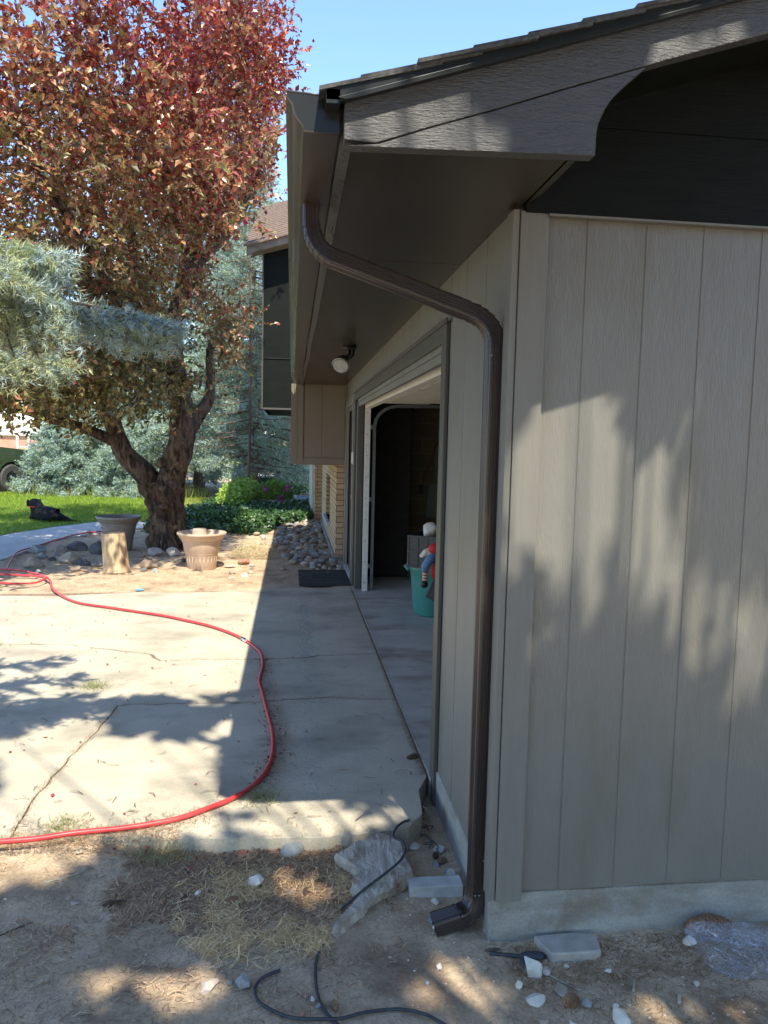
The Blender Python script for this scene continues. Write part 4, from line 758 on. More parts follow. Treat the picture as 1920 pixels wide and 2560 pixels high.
def cone(x,y,L,r,rot,label,m,z=None,tilt=0,n=150,ss=1):
    z=gzz(x,y) if z is None else z; b=MB(); c,s=math.cos(rot),math.sin(rot); b2=[]
    for i in range(n):
        t=(i+.5)/n; a=i*2.399; env=math.sin(math.pi*min(1,(t*.86+.10)))**.7; rr_=r*env
        p=Vector((-L/2+L*t,0,0)); nrm=Vector((0,math.cos(a),math.sin(a))); tip=p+nrm*rr_+Vector((.10*L*(.4+.6*ss),0,0)); side=Vector((0,-math.sin(a),math.cos(a)))*r*.42*max(env,.3)
        q0=p+nrm*rr_*.25; v=[q0-side*.5,q0+side*.5,tip-Vector((.03*L,0,0))+side,tip+nrm*.08*r,tip-Vector((.03*L,0,0))-side]; v+=[w_-Vector((.022*L,0,0))-nrm*r*.05 for w_ in v]
        def tr2(w_): return (x+c*w_.x-s*w_.y,y+s*w_.x+c*w_.y,z+r*.8+w_.z+tilt*w_.x)
        b.add([tr2(w_) for w_ in v],[(0,1,2,3,4),(9,8,7,6,5),(4,3,8,9),(3,2,7,8),(2,1,6,7),(0,4,9,5),(1,0,5,6)])
    b.rock((x,y,z+r*.8),(L*.42,r*.55,r*.55),3,1,.05,rot=rot)
    tag(b.build('pine_cone',m,loc=(x,y,z)),label,'pine cone','pine cones on the ground')
cone(-.21,2.795,.075,.014,.3,'brown pine cone in the left of the straw patch',m_cone)
cone(-.39,2.833,.045,.009,1.1,'small dark cone left of the straw patch',m_coned)
cone(.073,2.82,.05,.012,1.4,'dark short cone in the middle of the straw',m_coned)
cone(.151,2.242,.042,.010,1.6,'small upright pointing brown cone beside the crossing cables',m_cone)
cone(.63,3.06,.045,.012,1.2,'left one of two brown cones behind the concrete brick',m_coned)
cone(.65,3.015,.04,.014,.4,'right one of two brown cones behind the concrete brick',m_cone)
cone(-.645,2.797,.082,.010,.25,'slender dark cone alone on the shaded dirt',m_coned)
cone(.647,3.815,.075,.014,.35,'dark cone on the joint between driveway and garage floor',m_coned,z=.002)
cone(.897,2.174,.055,.021,.2,'round open cone at the bottom right among white rocks',m_cone,n=70)
cone(1.517,2.452,.16,.036,-.03,'largest brown cone, against the foundation by the plastic bag',m_cone,n=130)
# plastic bag
nb,na=30,20; bx0,by0=1.575,2.285; Vb=[]
ra=random.Random(5); dirs=[(ra.uniform(0,6.28),ra.uniform(8,34),ra.uniform(0,6.28),ra.uniform(.3,1)) for _ in range(26)]
def bagr(u,v):
    return sum(a*abs(math.sin(k*(math.cos(d)*u+math.sin(d)*v)+p)) for d,k,p,a in dirs)/13-.5
for j in range(na+1):
    ph=math.pi*j/na-math.pi/2
    for i in range(nb):
        th=2*math.pi*i/nb; sx=.20*(1+.10*math.sin(3*th)+.08*math.sin(5*th+1)); sy=.115*(1+.12*math.sin(2*th+.7))
        x=math.cos(ph)*math.cos(th)*sx; y=math.cos(ph)*math.sin(th)*sy; z=math.sin(ph)*.055
        q=bagr(x*1.5,y*1.5+z)*.030; z=z*1.25+q*(1.5 if j>na*.35 else .1)+.035; x+=bagr(y*1.3+3,x)*.018; y+=bagr(x+7,y*1.3)*.018
        xr=x*math.cos(-.42)-y*math.sin(-.42); yr=x*math.sin(-.42)+y*math.cos(-.42); Vb.append((bx0+xr,by0+yr,max(z,.002)-.105+.02*(xr+.1)))
bg_=MB(); bg_.add(Vb,[(j*nb+i,j*nb+(i+1)%nb,(j+1)*nb+(i+1)%nb,(j+1)*nb+i) for j in range(na) for i in range(nb)]); tag(bg_.build('plastic_bag',m_bag,smooth=False,loc=(bx0,by0,-.1)),'crumpled clear plastic bag on the ground by the foundation','bag')
tag(MB().rock((-1.62,8.374,.012),(.05,.018,.012),4,2,.1).build('bottle_cap_strip',M('blue_plastic',(.12,.35,.7),rough=.35),smooth=True),'small blue plastic piece at the far driveway edge','plastic scrap')
ag=MB()
for i in range(2600):
    x=random.gauss(.13,.055); y=3.35+5*random.random(); r=random.uniform(.002,.0045); ag.rock((x,y,.001),(r,r*.8,r*.6),i,1,.2)
tag(ag.build('exposed_aggregate',m_rgrey),'small grey stones worn out of the concrete under the eave line','gravel',kind='stuff')
# ---- litter: needles, straw, leaves, twigs
def strands(name,x,y,z,L,wd,cols,label,curl=.25,cat='litter',vert=.12,ang=None,mat=None):
    n=len(x); a=rng.uniform(0,6.28,n) if ang is None else ang; d=np.stack([np.cos(a),np.sin(a),rng.normal(0,vert,n)],1); s=np.stack([-np.sin(a),np.cos(a),0*a],1)
    Lr=(L*rng.uniform(.5,1.3,n))[:,None]; p=np.stack([x,y,z],1)+np.array([0,0,.002]); k=rng.normal(0,curl,(n,1))
    p0=p-d*Lr*.5; p1=p+s*k*Lr*.35+np.array([0,0,1])*np.abs(rng.normal(0,.08,(n,1)))*Lr; p2=p+d*Lr*.5; w_=s*wd*.5
    q=np.concatenate([np.stack([p0-w_,p0+w_,p1+w_,p1-w_],1),np.stack([p1-w_,p1+w_,p2+w_*.5,p2-w_*.5],1)])
    return tag(rawmesh(name,q,None,np.concatenate([cols,cols]),mat or m_litter),label,cat,kind='stuff')
gzv=lambda x,y: gz(x,y)+(fbm(x*2.2,y*2.2,3,1)-.45)*.035+(fbm(x*11,y*11,4,5)-.45)*.022
def pick(n,poly,x0,x1,y0,y1):
    x=rng.uniform(x0,x1,n); y=rng.uniform(y0,y1,n); k=inpoly(x,y,poly); return x[k],y[k]
def pal(n,*cs): return np.array(cs)[rng.integers(0,len(cs),n)]*rng.uniform(.7,1.25,(n,1))
pp=[(-.75,3.12),(.35,3.03),(.30,2.8),(.15,2.55),(0,2.40),(-.30,2.45),(-.55,2.75),(-.55,3.0)]
n=21000; x=rng.normal(-.12,.48,n); y=rng.normal(2.86,.22,n); k=(y<3.08)&(x<.42)&(y>1.8)&((fbm(x*5+2,y*5,4,41)+.25*np.exp(-((x+.1)/.4)**2-((y-2.85)/.22)**2))>.50); x,y=x[k],y[k]; strands('pine_needles',x,y,gzv(x,y)+rng.uniform(0,.008,len(x)),.040,.0026,pal(len(x),(.50,.32,.19),(.42,.26,.15),(.62,.45,.28),(.25,.16,.10)),'brown dry pine needles heaped before the driveway edge')
sp_=[(-.42,2.9),(-.2,3.03),(.05,2.98),(.22,3.02),(.27,2.80),(.22,2.62),(.10,2.47),(-.05,2.42),(-.22,2.46),(-.40,2.62)]
x,y=pick(11500,sp_,-.45,.3,2.40,3.05); k=(fbm(x*9+3,y*9,3,33)+.35*fbm(x*3,y*3,2,5)-.5*np.hypot(x-.03,(y-2.75))>.48)|(rng.uniform(0,1,len(x))<.09); x,y=x[k],y[k]; strands('straw',x,y,gzv(x,y)+rng.uniform(0,.014,len(x)),.070,.0017,pal(len(x),(.85,.62,.31),(.95,.75,.42),(.60,.38,.18),(.72,.52,.26)),'pale dry straw matted on the ground',curl=.5,vert=.2)
x,y=pick(9000,[(.72,2.47),(2.2,2.46),(2.2,2.0),(1.3,1.9),(.9,2.05),(.75,2.3)],.7,2.2,1.8,2.48); k=rng.uniform(0,1,len(x))<(.25+.75*(y>2.25)); x,y=x[k],y[k]; strands('pine_needles',x,y,gzv(x,y),.03,.0018,pal(len(x),(.30,.17,.09),(.22,.13,.07),(.42,.27,.15)),'brown dry needles along the foundation')
x=rng.uniform(-1.7,.72,8000); y=rng.uniform(1.7,3.2,8000); k=(fbm(x*4,y*4,3,21)>.42); x,y=x[k],y[k]; strands('twig_litter',x,y,gzv(x,y),.030,.0015,pal(len(x),(.26,.17,.11),(.17,.11,.07),(.42,.34,.25)),'thin twigs and needles strewn on the bare dirt')
x=rng.uniform(-1.9,.62,4200); y=3.05+np.abs(rng.normal(0,.10,4200)); k=(x<-.45)|(rng.uniform(0,1,4200)<.10); x,y=x[k],y[k]; strands('pine_needles',x,y,np.full(len(x),.006),.03,.0015,pal(len(x),(.32,.18,.09),(.24,.14,.08),(.45,.30,.16)),'brown needles spread over the near driveway edge')
# along cracks, hose and joint
def along(P,n,sd):
    P=np.array(P); i=rng.integers(0,len(P)-1,n); t=rng.uniform(0,1,(n,1)); q=P[i]*(1-t)+P[i+1]*t; return q[:,0]+rng.normal(0,sd,n),q[:,1]+rng.normal(0,sd,n)
X=[];Y=[]
for P,n_,s_ in ((c1[18:],1500,.016),(c2,700,.012),(c3,600,.015),([(h[0],h[1]) for h in hose[2:30]],2400,.04),([(.685,8.5),(.685,6),(.68,4.6),(.67,3.6)],3200,.013),([(-.1,3.5),(-.03,4.0),(-.06,4.6),(-.15,5.2)],1300,.03),([(-.3,3.3),(-.7,3.12),(-.95,3.12)],900,.05)):
    a,b=along(P,n_,s_); X.append(a);Y.append(b)
x=np.concatenate(X);y=np.concatenate(Y); strands('crack_litter',x,y,np.full(len(x),.005),.017,.0016,pal(len(x),(.36,.25,.14),(.25,.16,.09),(.45,.36,.2),(.2,.12,.08)),'needles and crumbs gathered in cracks and along the hose')
x=rng.uniform(-2.6,.65,330); y=3.2+5*rng.uniform(0,1,330)**1.5; strands('twig_litter',x,y,np.full(330,.006),.060,.005,pal(330,(.26,.17,.11),(.17,.11,.07),(.34,.26,.18)),'scattered twigs on the driveway',curl=.4,vert=.03)
def flatleaves(name,x,y,z,size,cols,label,up=1.6):
    c=np.stack([x,y,z],1); n=len(x); d=unit(np.stack([rng.normal(size=n),rng.normal(size=n),rng.normal(0,.15,n)],1)); nn=unit(rdir(n)*.35+np.array([0,0,1])); s=unit(np.cross(d,nn)); L=(size*rng.uniform(.6,1.2,n))[:,None]
    q=np.stack([c,c+d*L*.45+s*L*.28+nn*L*.08,c+d*L,c+d*L*.45-s*L*.28+nn*L*.08],1); return tag(rawmesh(name,q,None,cols,m_litter),label,'leaves',kind='stuff')
x,y=pick(700,pp,-.8,.4,2.3,3.15); k=y>2.75; x,y=x[k],y[k]; flatleaves('fallen_leaves',x,y,gzv(x,y)+.006,.028,pal(len(x),(.42,.10,.08),(.22,.02,.06),(.5,.3,.1),(.45,.18,.10),(.3,.14,.08)),'fallen red and tan leaves in the needles')
x=rng.uniform(-2.9,.4,90); y=rng.uniform(3.2,8.2,90); flatleaves('fallen_leaves',x,y,np.full(90,.006),.03,pal(90,(.3,.04,.06),(.35,.2,.1),(.4,.3,.15)),'sparse fallen leaves on the driveway')
x,y=along([(-.1,3.6),(-.02,4.0),(-.07,4.6),(-.13,5.3),(-.17,5.7)],260,.035); flatleaves('fallen_leaves',x-.05,y,np.full(260,.007),.02,pal(260,(.2,.06,.04),(.28,.12,.06),(.15,.05,.04)),'dark shrivelled leaves along the hose')
x,y=pick(9000,[(-3.4,9),(-2.6,8.3),(.0,8.6),(.7,9.7),(-.3,10.6),(-.4,13.3),(-2.2,13.3),(-3.4,11.5)],-3.5,.7,8.2,13.4); strands('pine_needles',x,y,np.full(len(x),.008)+rng.uniform(0,.03,len(x)),.05,.004,pal(len(x),(.42,.26,.14),(.3,.18,.10),(.55,.42,.26),(.2,.12,.07)),'dry needles and straw over the planting bed')
x,y=pick(2500,[(-.85,10.6),(-.35,10.6),(-.25,11.8),(-.8,12)],-.9,-.2,10.5,12.1); strands('straw',x,y,rng.uniform(.01,.07,len(x)),.10,.004,pal(len(x),(.5,.4,.22),(.6,.5,.3)),'tuft of pale straw in the sunlit bed',vert=.4)
# weeds
n=260; x=rng.normal(-.52,.07,n); y=rng.normal(3.03,.035,n); blades('weeds',x,y,np.full(n,-.04),.05,.0025,gcol(n,(.18,.22,.11),(.34,.37,.20),.2),'grey green weed tuft by the hose',.7)
for cx,cy,nn_,l in ((-.12,3.42,240,'weed growing in the bend of the hose'),(-1.28,5.1,260,'pale weed flat on the driveway centre'),(-2.35,6.15,200,'yellow weed in the long driveway crack'),(-.95,3.22,220,'green weed at the near slab edge')):
    x=rng.normal(cx,.045,nn_); y=rng.normal(cy,.05,nn_); blades('weeds',x,y,np.full(nn_,.0),.04,.003,gcol(nn_,(.16,.2,.06),(.36,.38,.16),.2),l,.8)

# ================================================================ TREES
def needles(name,P0,P1,npt,L,wd,cols,parent=None,loc=(0,0,0),radial=1.0,stem=None):
    """P0,P1 (T,3) twig segments, npt needles each"""
    T=len(P0); d=unit(P1-P0); t=rng.uniform(0,1,(T,npt,1)); b=P0[:,None]*(1-t)+P1[:,None]*t
    r=unit(rng.normal(size=(T,npt,3))); r=unit(r-(r*d[:,None]).sum(-1,keepdims=True)*d[:,None]); a=unit(r*radial+d[:,None]*rng.uniform(.5,1.1,(T,npt,1))+np.array([0,0,.12]))
    Ln=L*rng.uniform(.75,1.15,(T,npt,1)); s=unit(np.cross(a,rng.normal(size=(T,npt,3))))*wd*.5
    q=np.stack([b-s,b+s,b+a*Ln],2).reshape(-1,3,3); c=np.repeat(cols,npt,0)*rng.uniform(.8,1.2,(T*npt,1))
    if stem:   # thin woody stems
        n3=unit(np.cross(d,rng.normal(size=(T,3))))*stem; q=np.concatenate([q,np.stack([P0-n3,P0+n3,P1],1)]); c=np.concatenate([c,np.tile((.25,.13,.07),(T,1))])
    return rawmesh(name,q,None,c,m_needle,parent,loc)
def bezier(p0,p1,p2,n):
    return [tuple((1-t)**2*np.array(p0)+2*t*(1-t)*np.array(p1)+t*t*np.array(p2)) for t in np.linspace(0,1,n)]
# ---- purple leaf plum
T=thing('plum_tree','big gnarled tree with red, orange and olive leaves beside the driveway','tree',(-1.85,11.65,0))
tk=MB()
trunk=[((-1.80,11.65,-.05),.30),((-1.83,11.65,.10),.245),((-1.85,11.65,.35),.225),((-1.88,11.65,.62),.24),((-1.92,11.65,.85),.27),((-1.95,11.65,1.02),.27)]
def gnarl(pts,rad,k=26,seed=0,amp=.16,lump=3.2):
    P=[V3(p) for p in pts]; n=len(P); vv=[]; ref=Vector((1,0,0))
    for i in range(n):
        d=(P[min(i+1,n-1)]-P[max(i-1,0)]).normalized(); a=(ref-d*ref.dot(d)).normalized(); b=d.cross(a)
        for j in range(k):
            t=2*math.pi*j/k; ln=max(-.2,min(.2,float(fbm(np.float64(50+math.cos(t)*lump+P[i].z*2.0),np.float64(50+math.sin(t)*lump+P[i].z*3.0),4,seed))-.45))
            fl=.5*float(fbm(np.float64(20+t*2.2),np.float64(P[i].z*.8),3,seed+7)-.42)
            r=rad[i]*(1+(ln*2.2+fl)*amp*2.2); vv.append(P[i]+a*math.cos(t)*r+b*math.sin(t)*r)
    return vv,[(i*k+j,i*k+(j+1)%k,(i+1)*k+(j+1)%k,(i+1)*k+j) for i in range(n-1) for j in range(k)]
def ip(pts,rad,m):
    out=smoothpath(pts,m); R_=[]
    for i in range(len(pts)-1):
        for j in range(m): R_.append(rad[i]*(1-j/m)+rad[i+1]*j/m)
    return out,R_+[rad[-1]]
p,r=ip([a for a,b in trunk],[b for a,b in trunk],10); tk.add(*gnarl(p,r,64,1,.36,3.6))
limbs=[([(-1.86,11.65,.45),(-1.93,11.65,.85),(-2.20,11.6,1.15),(-2.45,11.55,1.45),(-2.60,11.5,1.9),(-2.66,11.4,2.6),(-2.75,11.3,3.4),(-3.0,11.2,4.4),(-3.3,11,5.6)],[.12,.16,.15,.125,.105,.09,.075,.06,.04]),
 ([(-1.86,11.65,.45),(-1.84,11.65,.85),(-1.72,11.62,1.3),(-1.62,11.6,1.8),(-1.66,11.6,2.4),(-1.75,11.6,3.1),(-1.60,11.6,3.9),(-1.38,11.6,4.8),(-1.2,11.5,6.2)],[.15,.20,.195,.17,.13,.12,.105,.085,.05]),
 ([(-1.64,11.6,1.25),(-1.60,11.6,1.55),(-1.45,11.7,1.95),(-1.25,11.75,2.3),(-1.25,11.8,3.0)],[.09,.13,.11,.08,.05]),
 ([(-2.52,11.55,1.55),(-2.9,11.3,1.75),(-3.5,10.9,1.95),(-4.3,10.4,2.3),(-5.2,10,2.9)],[.08,.065,.05,.04,.025]),
 ([(-1.58,11.6,4.0),(-1.2,11.5,4.4),(-.85,11.4,4.75),(-.5,11.3,5.4)],[.10,.085,.06,.035]),
 ([(-2.70,11.4,2.7),(-2.35,11.3,3.3),(-2.2,11.2,4.0),(-2.3,11,5.2),(-2.2,10.8,6.6)],[.09,.08,.07,.05,.03]),
 ([(-1.70,11.6,2.5),(-2.2,11,3.2),(-2.6,10.2,4.0),(-3,9.2,4.9)],[.10,.075,.055,.03]),
 ([(-2.6,11.5,2.0),(-3.0,10.6,2.7),(-3.6,9.5,3.4),(-4,8.4,3.9)],[.09,.07,.055,.03])]
for i,(P,rr_) in enumerate(limbs):
    p,r=ip(P,rr_,6); tk.add(*gnarl(p,r,20,10+i,.18,1.6))
tk.build('trunk',m_bark,T,smooth=True)
bur=MB(); rb=random.Random(12)
for i in range(30):
    t=rb.uniform(3.5,6.0); z=rb.uniform(.08,.95) if i<24 else rb.uniform(.9,1.3); R0=.235
    bur.rock((-1.87+R0*math.cos(t),11.65+R0*math.sin(t),z),(rb.uniform(.04,.085),rb.uniform(.04,.07),rb.uniform(.04,.09)),i,3,.25)
bur.build('burls',m_bark,T,smooth=True)
tw=MB(); attach=[P[j] for P,_ in limbs for j in range(3,len(P))]
Ell=[((-2.9,10.4,6.9),(3.6,4.1,3.5),1500),((-3.2,10.0,4.3),(3.0,3.7,1.6),1000),((-3.9,9.3,3.0),(2.4,2.6,.95),420),((-1.4,10.8,3.7),(1.2,1.6,1.3),130),((-.9,10.6,5.6),(1.1,2.0,1.2),260),((-2.3,11.0,2.35),(1.3,1.2,.45),90),((-3.7,9.6,2.35),(1.9,1.6,.75),330),((-2.3,10.5,2.75),(1.3,1.0,.6),160)]
cl=[]
edge_y=np.array([-9000,0,60,150,230,300,380,430,480,560,640,720,800,900,1000,1060,1110,1160]); edge_x=np.array([740,745,755,780,745,718,715,708,665,590,545,560,640,600,520,430,330,200])
for c,rad,nn_ in Ell:
    q=rdir(nn_*2)*(rng.uniform(.25,1,(nn_*2,1))**.45)*np.array(rad)+np.array(c); q=q[q[:,2]>1.6]
    px,py,dd=pix(q); mg=.20*1900/dd; ok=(px+mg<np.interp(py,edge_y,edge_x))&(q[:,1]>6.3); q=q[ok][:nn_]; cl.append(q)
cl=np.concatenate(cl)
low=cl[:,2]<3.4; px,py,dd=pix(cl); keep=~((px>330)&(px<560)&(py>1010)); keep&=~((px<330)&(py>1045)); keep&=~((px<130)&(py>1015))
# open window onto trunk and limbs
keep&=~((px>380)&(px<540)&(py>560)&(py<1000)&(rng.uniform(0,1,len(px))<.72)); keep&=~((px>300)&(px<380)&(py>640)&(py<900)&(rng.uniform(0,1,len(px))<.4))
cl=cl[keep]
nodes=[np.array(P[j]) for P,_ in limbs for j in range(2,len(P))]; lev=[0]*len(nodes)
order=cl[np.argsort(np.min(np.linalg.norm(cl[:,None]-np.array(nodes)[None],axis=2),axis=1))]
for c in order[::2]:
    A_=np.array(nodes); dist=np.linalg.norm(A_-c,axis=1)+.12*np.array(lev); j=int(np.argmin(dist)); a=A_[j]; L_0=lev[j]
    mid=(a+c)/2+rng.normal(0,.06,3)+np.array([0,0,-.04]); r0=max(.004,.024*.72**L_0); tw.tube(bezier(a,mid,c,4),[r0,r0*.85,r0*.75,r0*.6],4,cap=False); nodes.append(c); lev.append(L_0+1)
tw.build('branches',m_bark,T,smooth=True)
cl=cl[(fbm(cl[:,0]*1.5+60,cl[:,2]*1.5+cl[:,1]*.7+60,3,14)>.44)|(rng.uniform(0,1,len(cl))<.25)]
TW,LV=8,11; ncl=len(cl); outd=unit(cl-np.array([-2.4,11.2,3.6])); td=unit(outd[:,None]*.75+rng.normal(0,.75,(ncl,TW,3))+np.array([0,0,.15])); t0=cl[:,None]+rng.normal(0,.13,(ncl,TW,3)); tl=rng.uniform(.16,.36,(ncl,TW,1)); t1=t0+td*tl
tt=np.linspace(.15,1,LV)[None,None,:,None]; cc=(t0[:,:,None]*(1-tt)+t1[:,:,None]*tt+rng.normal(0,.012,(ncl,TW,LV,3))).reshape(-1,3); ldir=unit(np.repeat(td.reshape(-1,3),LV,0)*.7+rng.normal(0,.62,(ncl*TW*LV,3)))
def sprays(c,d,size,asp):
    n=len(c); nn=unit(rdir(n)*.8+np.array([0,-.35,.75])); s_=unit(np.cross(d,nn)); L=(size*rng.uniform(.6,1.25,n))[:,None]; W=L*asp*.5; k=unit(np.cross(s_,d))
    a=np.stack([c,c+d*L*.4+s_*W+k*L*.13,c+d*L+k*L*-.05,c+d*L*.45],1); b=np.stack([c,c+d*L*.45,c+d*L+k*L*-.05,c+d*L*.4-s_*W+k*L*.13],1); return np.concatenate([a,b])
h=cc[:,2]; nA=len(cc); tz=np.clip((h-2.9)/3.3+rng.normal(0,.16,nA),0,1)
cn=fbm(cc[:,0]*1.1+40,cc[:,2]*1.1+cc[:,1]+40,3,2)
pal_hi=np.array([(.20,.025,.025),(.27,.035,.028),(.36,.08,.035),(.17,.02,.028),(.42,.14,.06),(.28,.025,.035)]); pal_mid=np.array([(.36,.13,.06),(.46,.24,.12),(.28,.06,.04),(.40,.27,.12),(.26,.16,.06)]); pal_lo=np.array([(.14,.13,.035),(.20,.18,.05),(.22,.13,.05),(.09,.085,.03),(.38,.32,.12)])
tq=np.clip(tz+(cn-.45)*1.1,0,1); u=rng.uniform(0,1,nA); idx=rng.integers(0,5,nA)
colr=np.where((u<np.clip(tq*2-1,0,1))[:,None],pal_hi[rng.integers(0,6,nA)],np.where((u<np.clip(tq*2,0,1))[:,None],pal_mid[idx],pal_lo[idx]))*rng.uniform(.85,1.6,(nA,1))
rawmesh('crown',sprays(cc,ldir,.075,.62),None,np.concatenate([colr,colr]),m_leaf,T)
q0=t0.reshape(-1,3); q1=t1.reshape(-1,3); sdv=unit(np.cross(q1-q0,rdir(len(q0))))*.004; rawmesh('twigs',np.stack([q0-sdv,q0+sdv,q1],1),None,np.tile((.30,.22,.17),(len(q0),1)),m_needle,T)
print('plum leaves',nA)

# ---- spruces
def spruce(name,label,base,h,rb_,z0,nbr,twn,npt,L,wd,seed=0,dead=0,droop=.35,grp=None,col=((.28,.38,.32),(.42,.53,.48),(.32,.40,.24))):
    T=thing('spruce_tree',label,'tree',base,grp); rs=np.random.default_rng(seed); bx_,by_,bz_=base
    p,r=ip([(bx_,by_,bz_-.05),(bx_+.05,by_,bz_+h*.3),(bx_,by_,bz_+h*.7),(bx_,by_,bz_+h)],[h*.012+.05,h*.009+.03,h*.005,.01],6)
    t_=MB(); t_.add(*gnarl(p,r,12,seed,.06,2)); P0=[];P1=[];bs_=[]
    for i in range(nbr):
        f=((i+rs.uniform())/nbr); z=z0+(h-z0)*f**1.0; a=i*2.399+rs.uniform(-.3,.3); ln=rb_*(1-f)**.8*rs.uniform(.75,1.1)+.12
        a0=np.array([bx_,by_,bz_+z]); dr_=np.array([math.cos(a),math.sin(a),0]); m=a0+dr_*ln*.55+np.array([0,0,-droop*ln*.25]); e=a0+dr_*ln+np.array([0,0,-droop*ln*.55])
        bp=np.array(bezier(a0,m,e,6)); bs_.append(bp)
        nt_=max(8,int(twn*ln*2.2)); t=rs.uniform(.18,1,nt_); base_=np.stack([np.interp(t,np.linspace(0,1,6),bp[:,k]) for k in range(3)],1)
        side=np.array([-dr_[1],dr_[0],0]); sg=rs.choice([-1,1],nt_)[:,None]; wl=(.10+.26*ln*(1-t)**.8+.06)[:,None]
        off=side*sg*wl*rs.uniform(.1,1,(nt_,1))+dr_*wl*rs.uniform(0,.6,(nt_,1))+np.array([0,0,-1])*wl*rs.uniform(-.15,.75,(nt_,1))
        s_=base_+off*.55; tw_=L*4.2; d_=unit(off+dr_*.25*wl+np.array([0,0,.15])*wl); P0.append(s_-d_*tw_*.25); P1.append(s_+d_*tw_*.75)
    for bp in bs_: t_.tube([tuple(q) for q in bp],[.012+h*.0022*(1-i/6) for i in range(6)],5,cap=False)
    t_.build('trunk',m_bark2,T,smooth=True)
    P0=np.concatenate(P0);P1=np.concatenate(P1); c=np.array(col)[rs.integers(0,len(col),len(P0))]*rs.uniform(.75,1.2,(len(P0),1))
    needles('foliage',P0,P1,npt,L,wd,c,T,radial=1.0); return T
BG='blue spruces behind the red leaved tree'
spruce('s','tall blue spruce with bare trunk right behind the red leaved tree',(-2.9,24.5,0),12,3.6,1.6,150,34,14,.085,.020,1,grp=BG)
spruce('s','tall blue spruce close to the dark upper wall',(-1.1,21.5,0),10,2.1,.9,130,40,14,.08,.018,2,grp=BG)
spruce('s','low wide blue spruce nearest to the street at left',(-6.35,22.9,0),3.1,1.5,.05,85,60,14,.07,.016,3,droop=.1,grp=BG)
spruce('s','low blue spruce just left of the big trunk',(-4.55,22.4,0),2.2,1.3,.02,70,60,14,.07,.016,4,droop=.1,grp=BG)
spruce('s','broad blue spruce filling the gap left of the big trunk',(-5.0,25.5,0),8,2.5,.3,120,34,14,.085,.021,5,grp=BG)
spruce('s','blue spruce behind the ivy nearest the house end',(-.1,28,0),10,2.6,.6,100,30,14,.095,.024,7,grp=BG,col=((.10,.16,.09),(.16,.23,.12),(.22,.28,.16)))
# spruce with dead lower branches at the right of the trunk
def dead(base,label,seed):
    T=thing('bare_spruce',label,'tree',base,'thin bare spruces near the house'); m=MB(); rs=random.Random(seed); x,y,z=base
    p,r=ip([(x,y,z),(x+.05,y,z+3),(x,y,z+7)],[.04,.035,.015],6); m.add(*gnarl(p,r,10,seed,.06,2))
    for i in range(46):
        zz=z+.9+i*.115; a=rs.uniform(0,6.28); l=rs.uniform(.7,1.7); d=Vector((math.cos(a),math.sin(a),-.12)); s=V3((x,y,zz)); e=s+d*l; m.tube([s,s+d*l*.5+Vector((0,0,-.05)),e],[.016,.010,.004],4,cap=False)
        for k in range(9):
            q=s+d*l*rs.uniform(.2,1); v=Vector((rs.uniform(-1,1),rs.uniform(-1,1),rs.uniform(-.9,.3)))*.32; m.tube([q,q+v*.5+Vector((0,0,.02)),q+v],[.005,.004,.002],3,cap=False)
    m.build('branches',m_bark2,T)
    n=2200; rr_=np.random.default_rng(seed); a=rr_.uniform(0,6.28,n); l=rr_.uniform(.1,1.5,n); P=np.stack([x+np.cos(a)*l,y+np.sin(a)*l,z+2.2+rr_.uniform(0,5.4,n)],1); Q=P+rr_.normal(0,.12,(n,3))
    needles('foliage',P,Q,7,.06,.009,np.array([(.10,.13,.07),(.16,.2,.12),(.3,.2,.1)])[rr_.integers(0,3,n)],T)
dead((-1.1,19.5,0),'thin spruce with bare lower branches left of the dark wall',31); dead((-.35,23.5,0),'thin bare spruce further back beside the ivy',32)
# dead orange twig tuft
# ---- near spruce at the left, its lowest boughs hanging into view
NS=thing('spruce_tree','near blue spruce whose drooping boughs hang in from the left','tree',(-4.2,2.6,-.05))
nt_=MB(); p,r=ip([(-4.2,2.6,-.1),(-4.2,2.6,2),(-4.15,2.6,5),(-4.1,2.6,8)],[.24,.2,.13,.02],6); nt_.add(*gnarl(p,r,16,3,.08,2))
P0=[];P1=[];rs=np.random.default_rng(44)
boughs=[((-4.2,2.6,2.0),(-2.4,3.1,2.45),(-.60,3.50,2.17),1.0),((-4.2,2.6,2.2),(-2.6,3.0,2.55),(-1.02,3.45,2.42),1.0),((-4.2,2.6,2.2),(-2.6,2.9,2.45),(-1.12,3.15,2.30),1.1),((-4.2,2.6,2.0),(-2.6,3.0,2.35),(-1.05,3.4,2.24),1.1),((-4.2,2.6,1.8),(-2.5,3.4,2.2),(-1.20,4.1,2.05),.8),((-4.2,2.6,2.0),(-2.8,3.6,2.4),(-1.40,4.4,2.30),.8)]
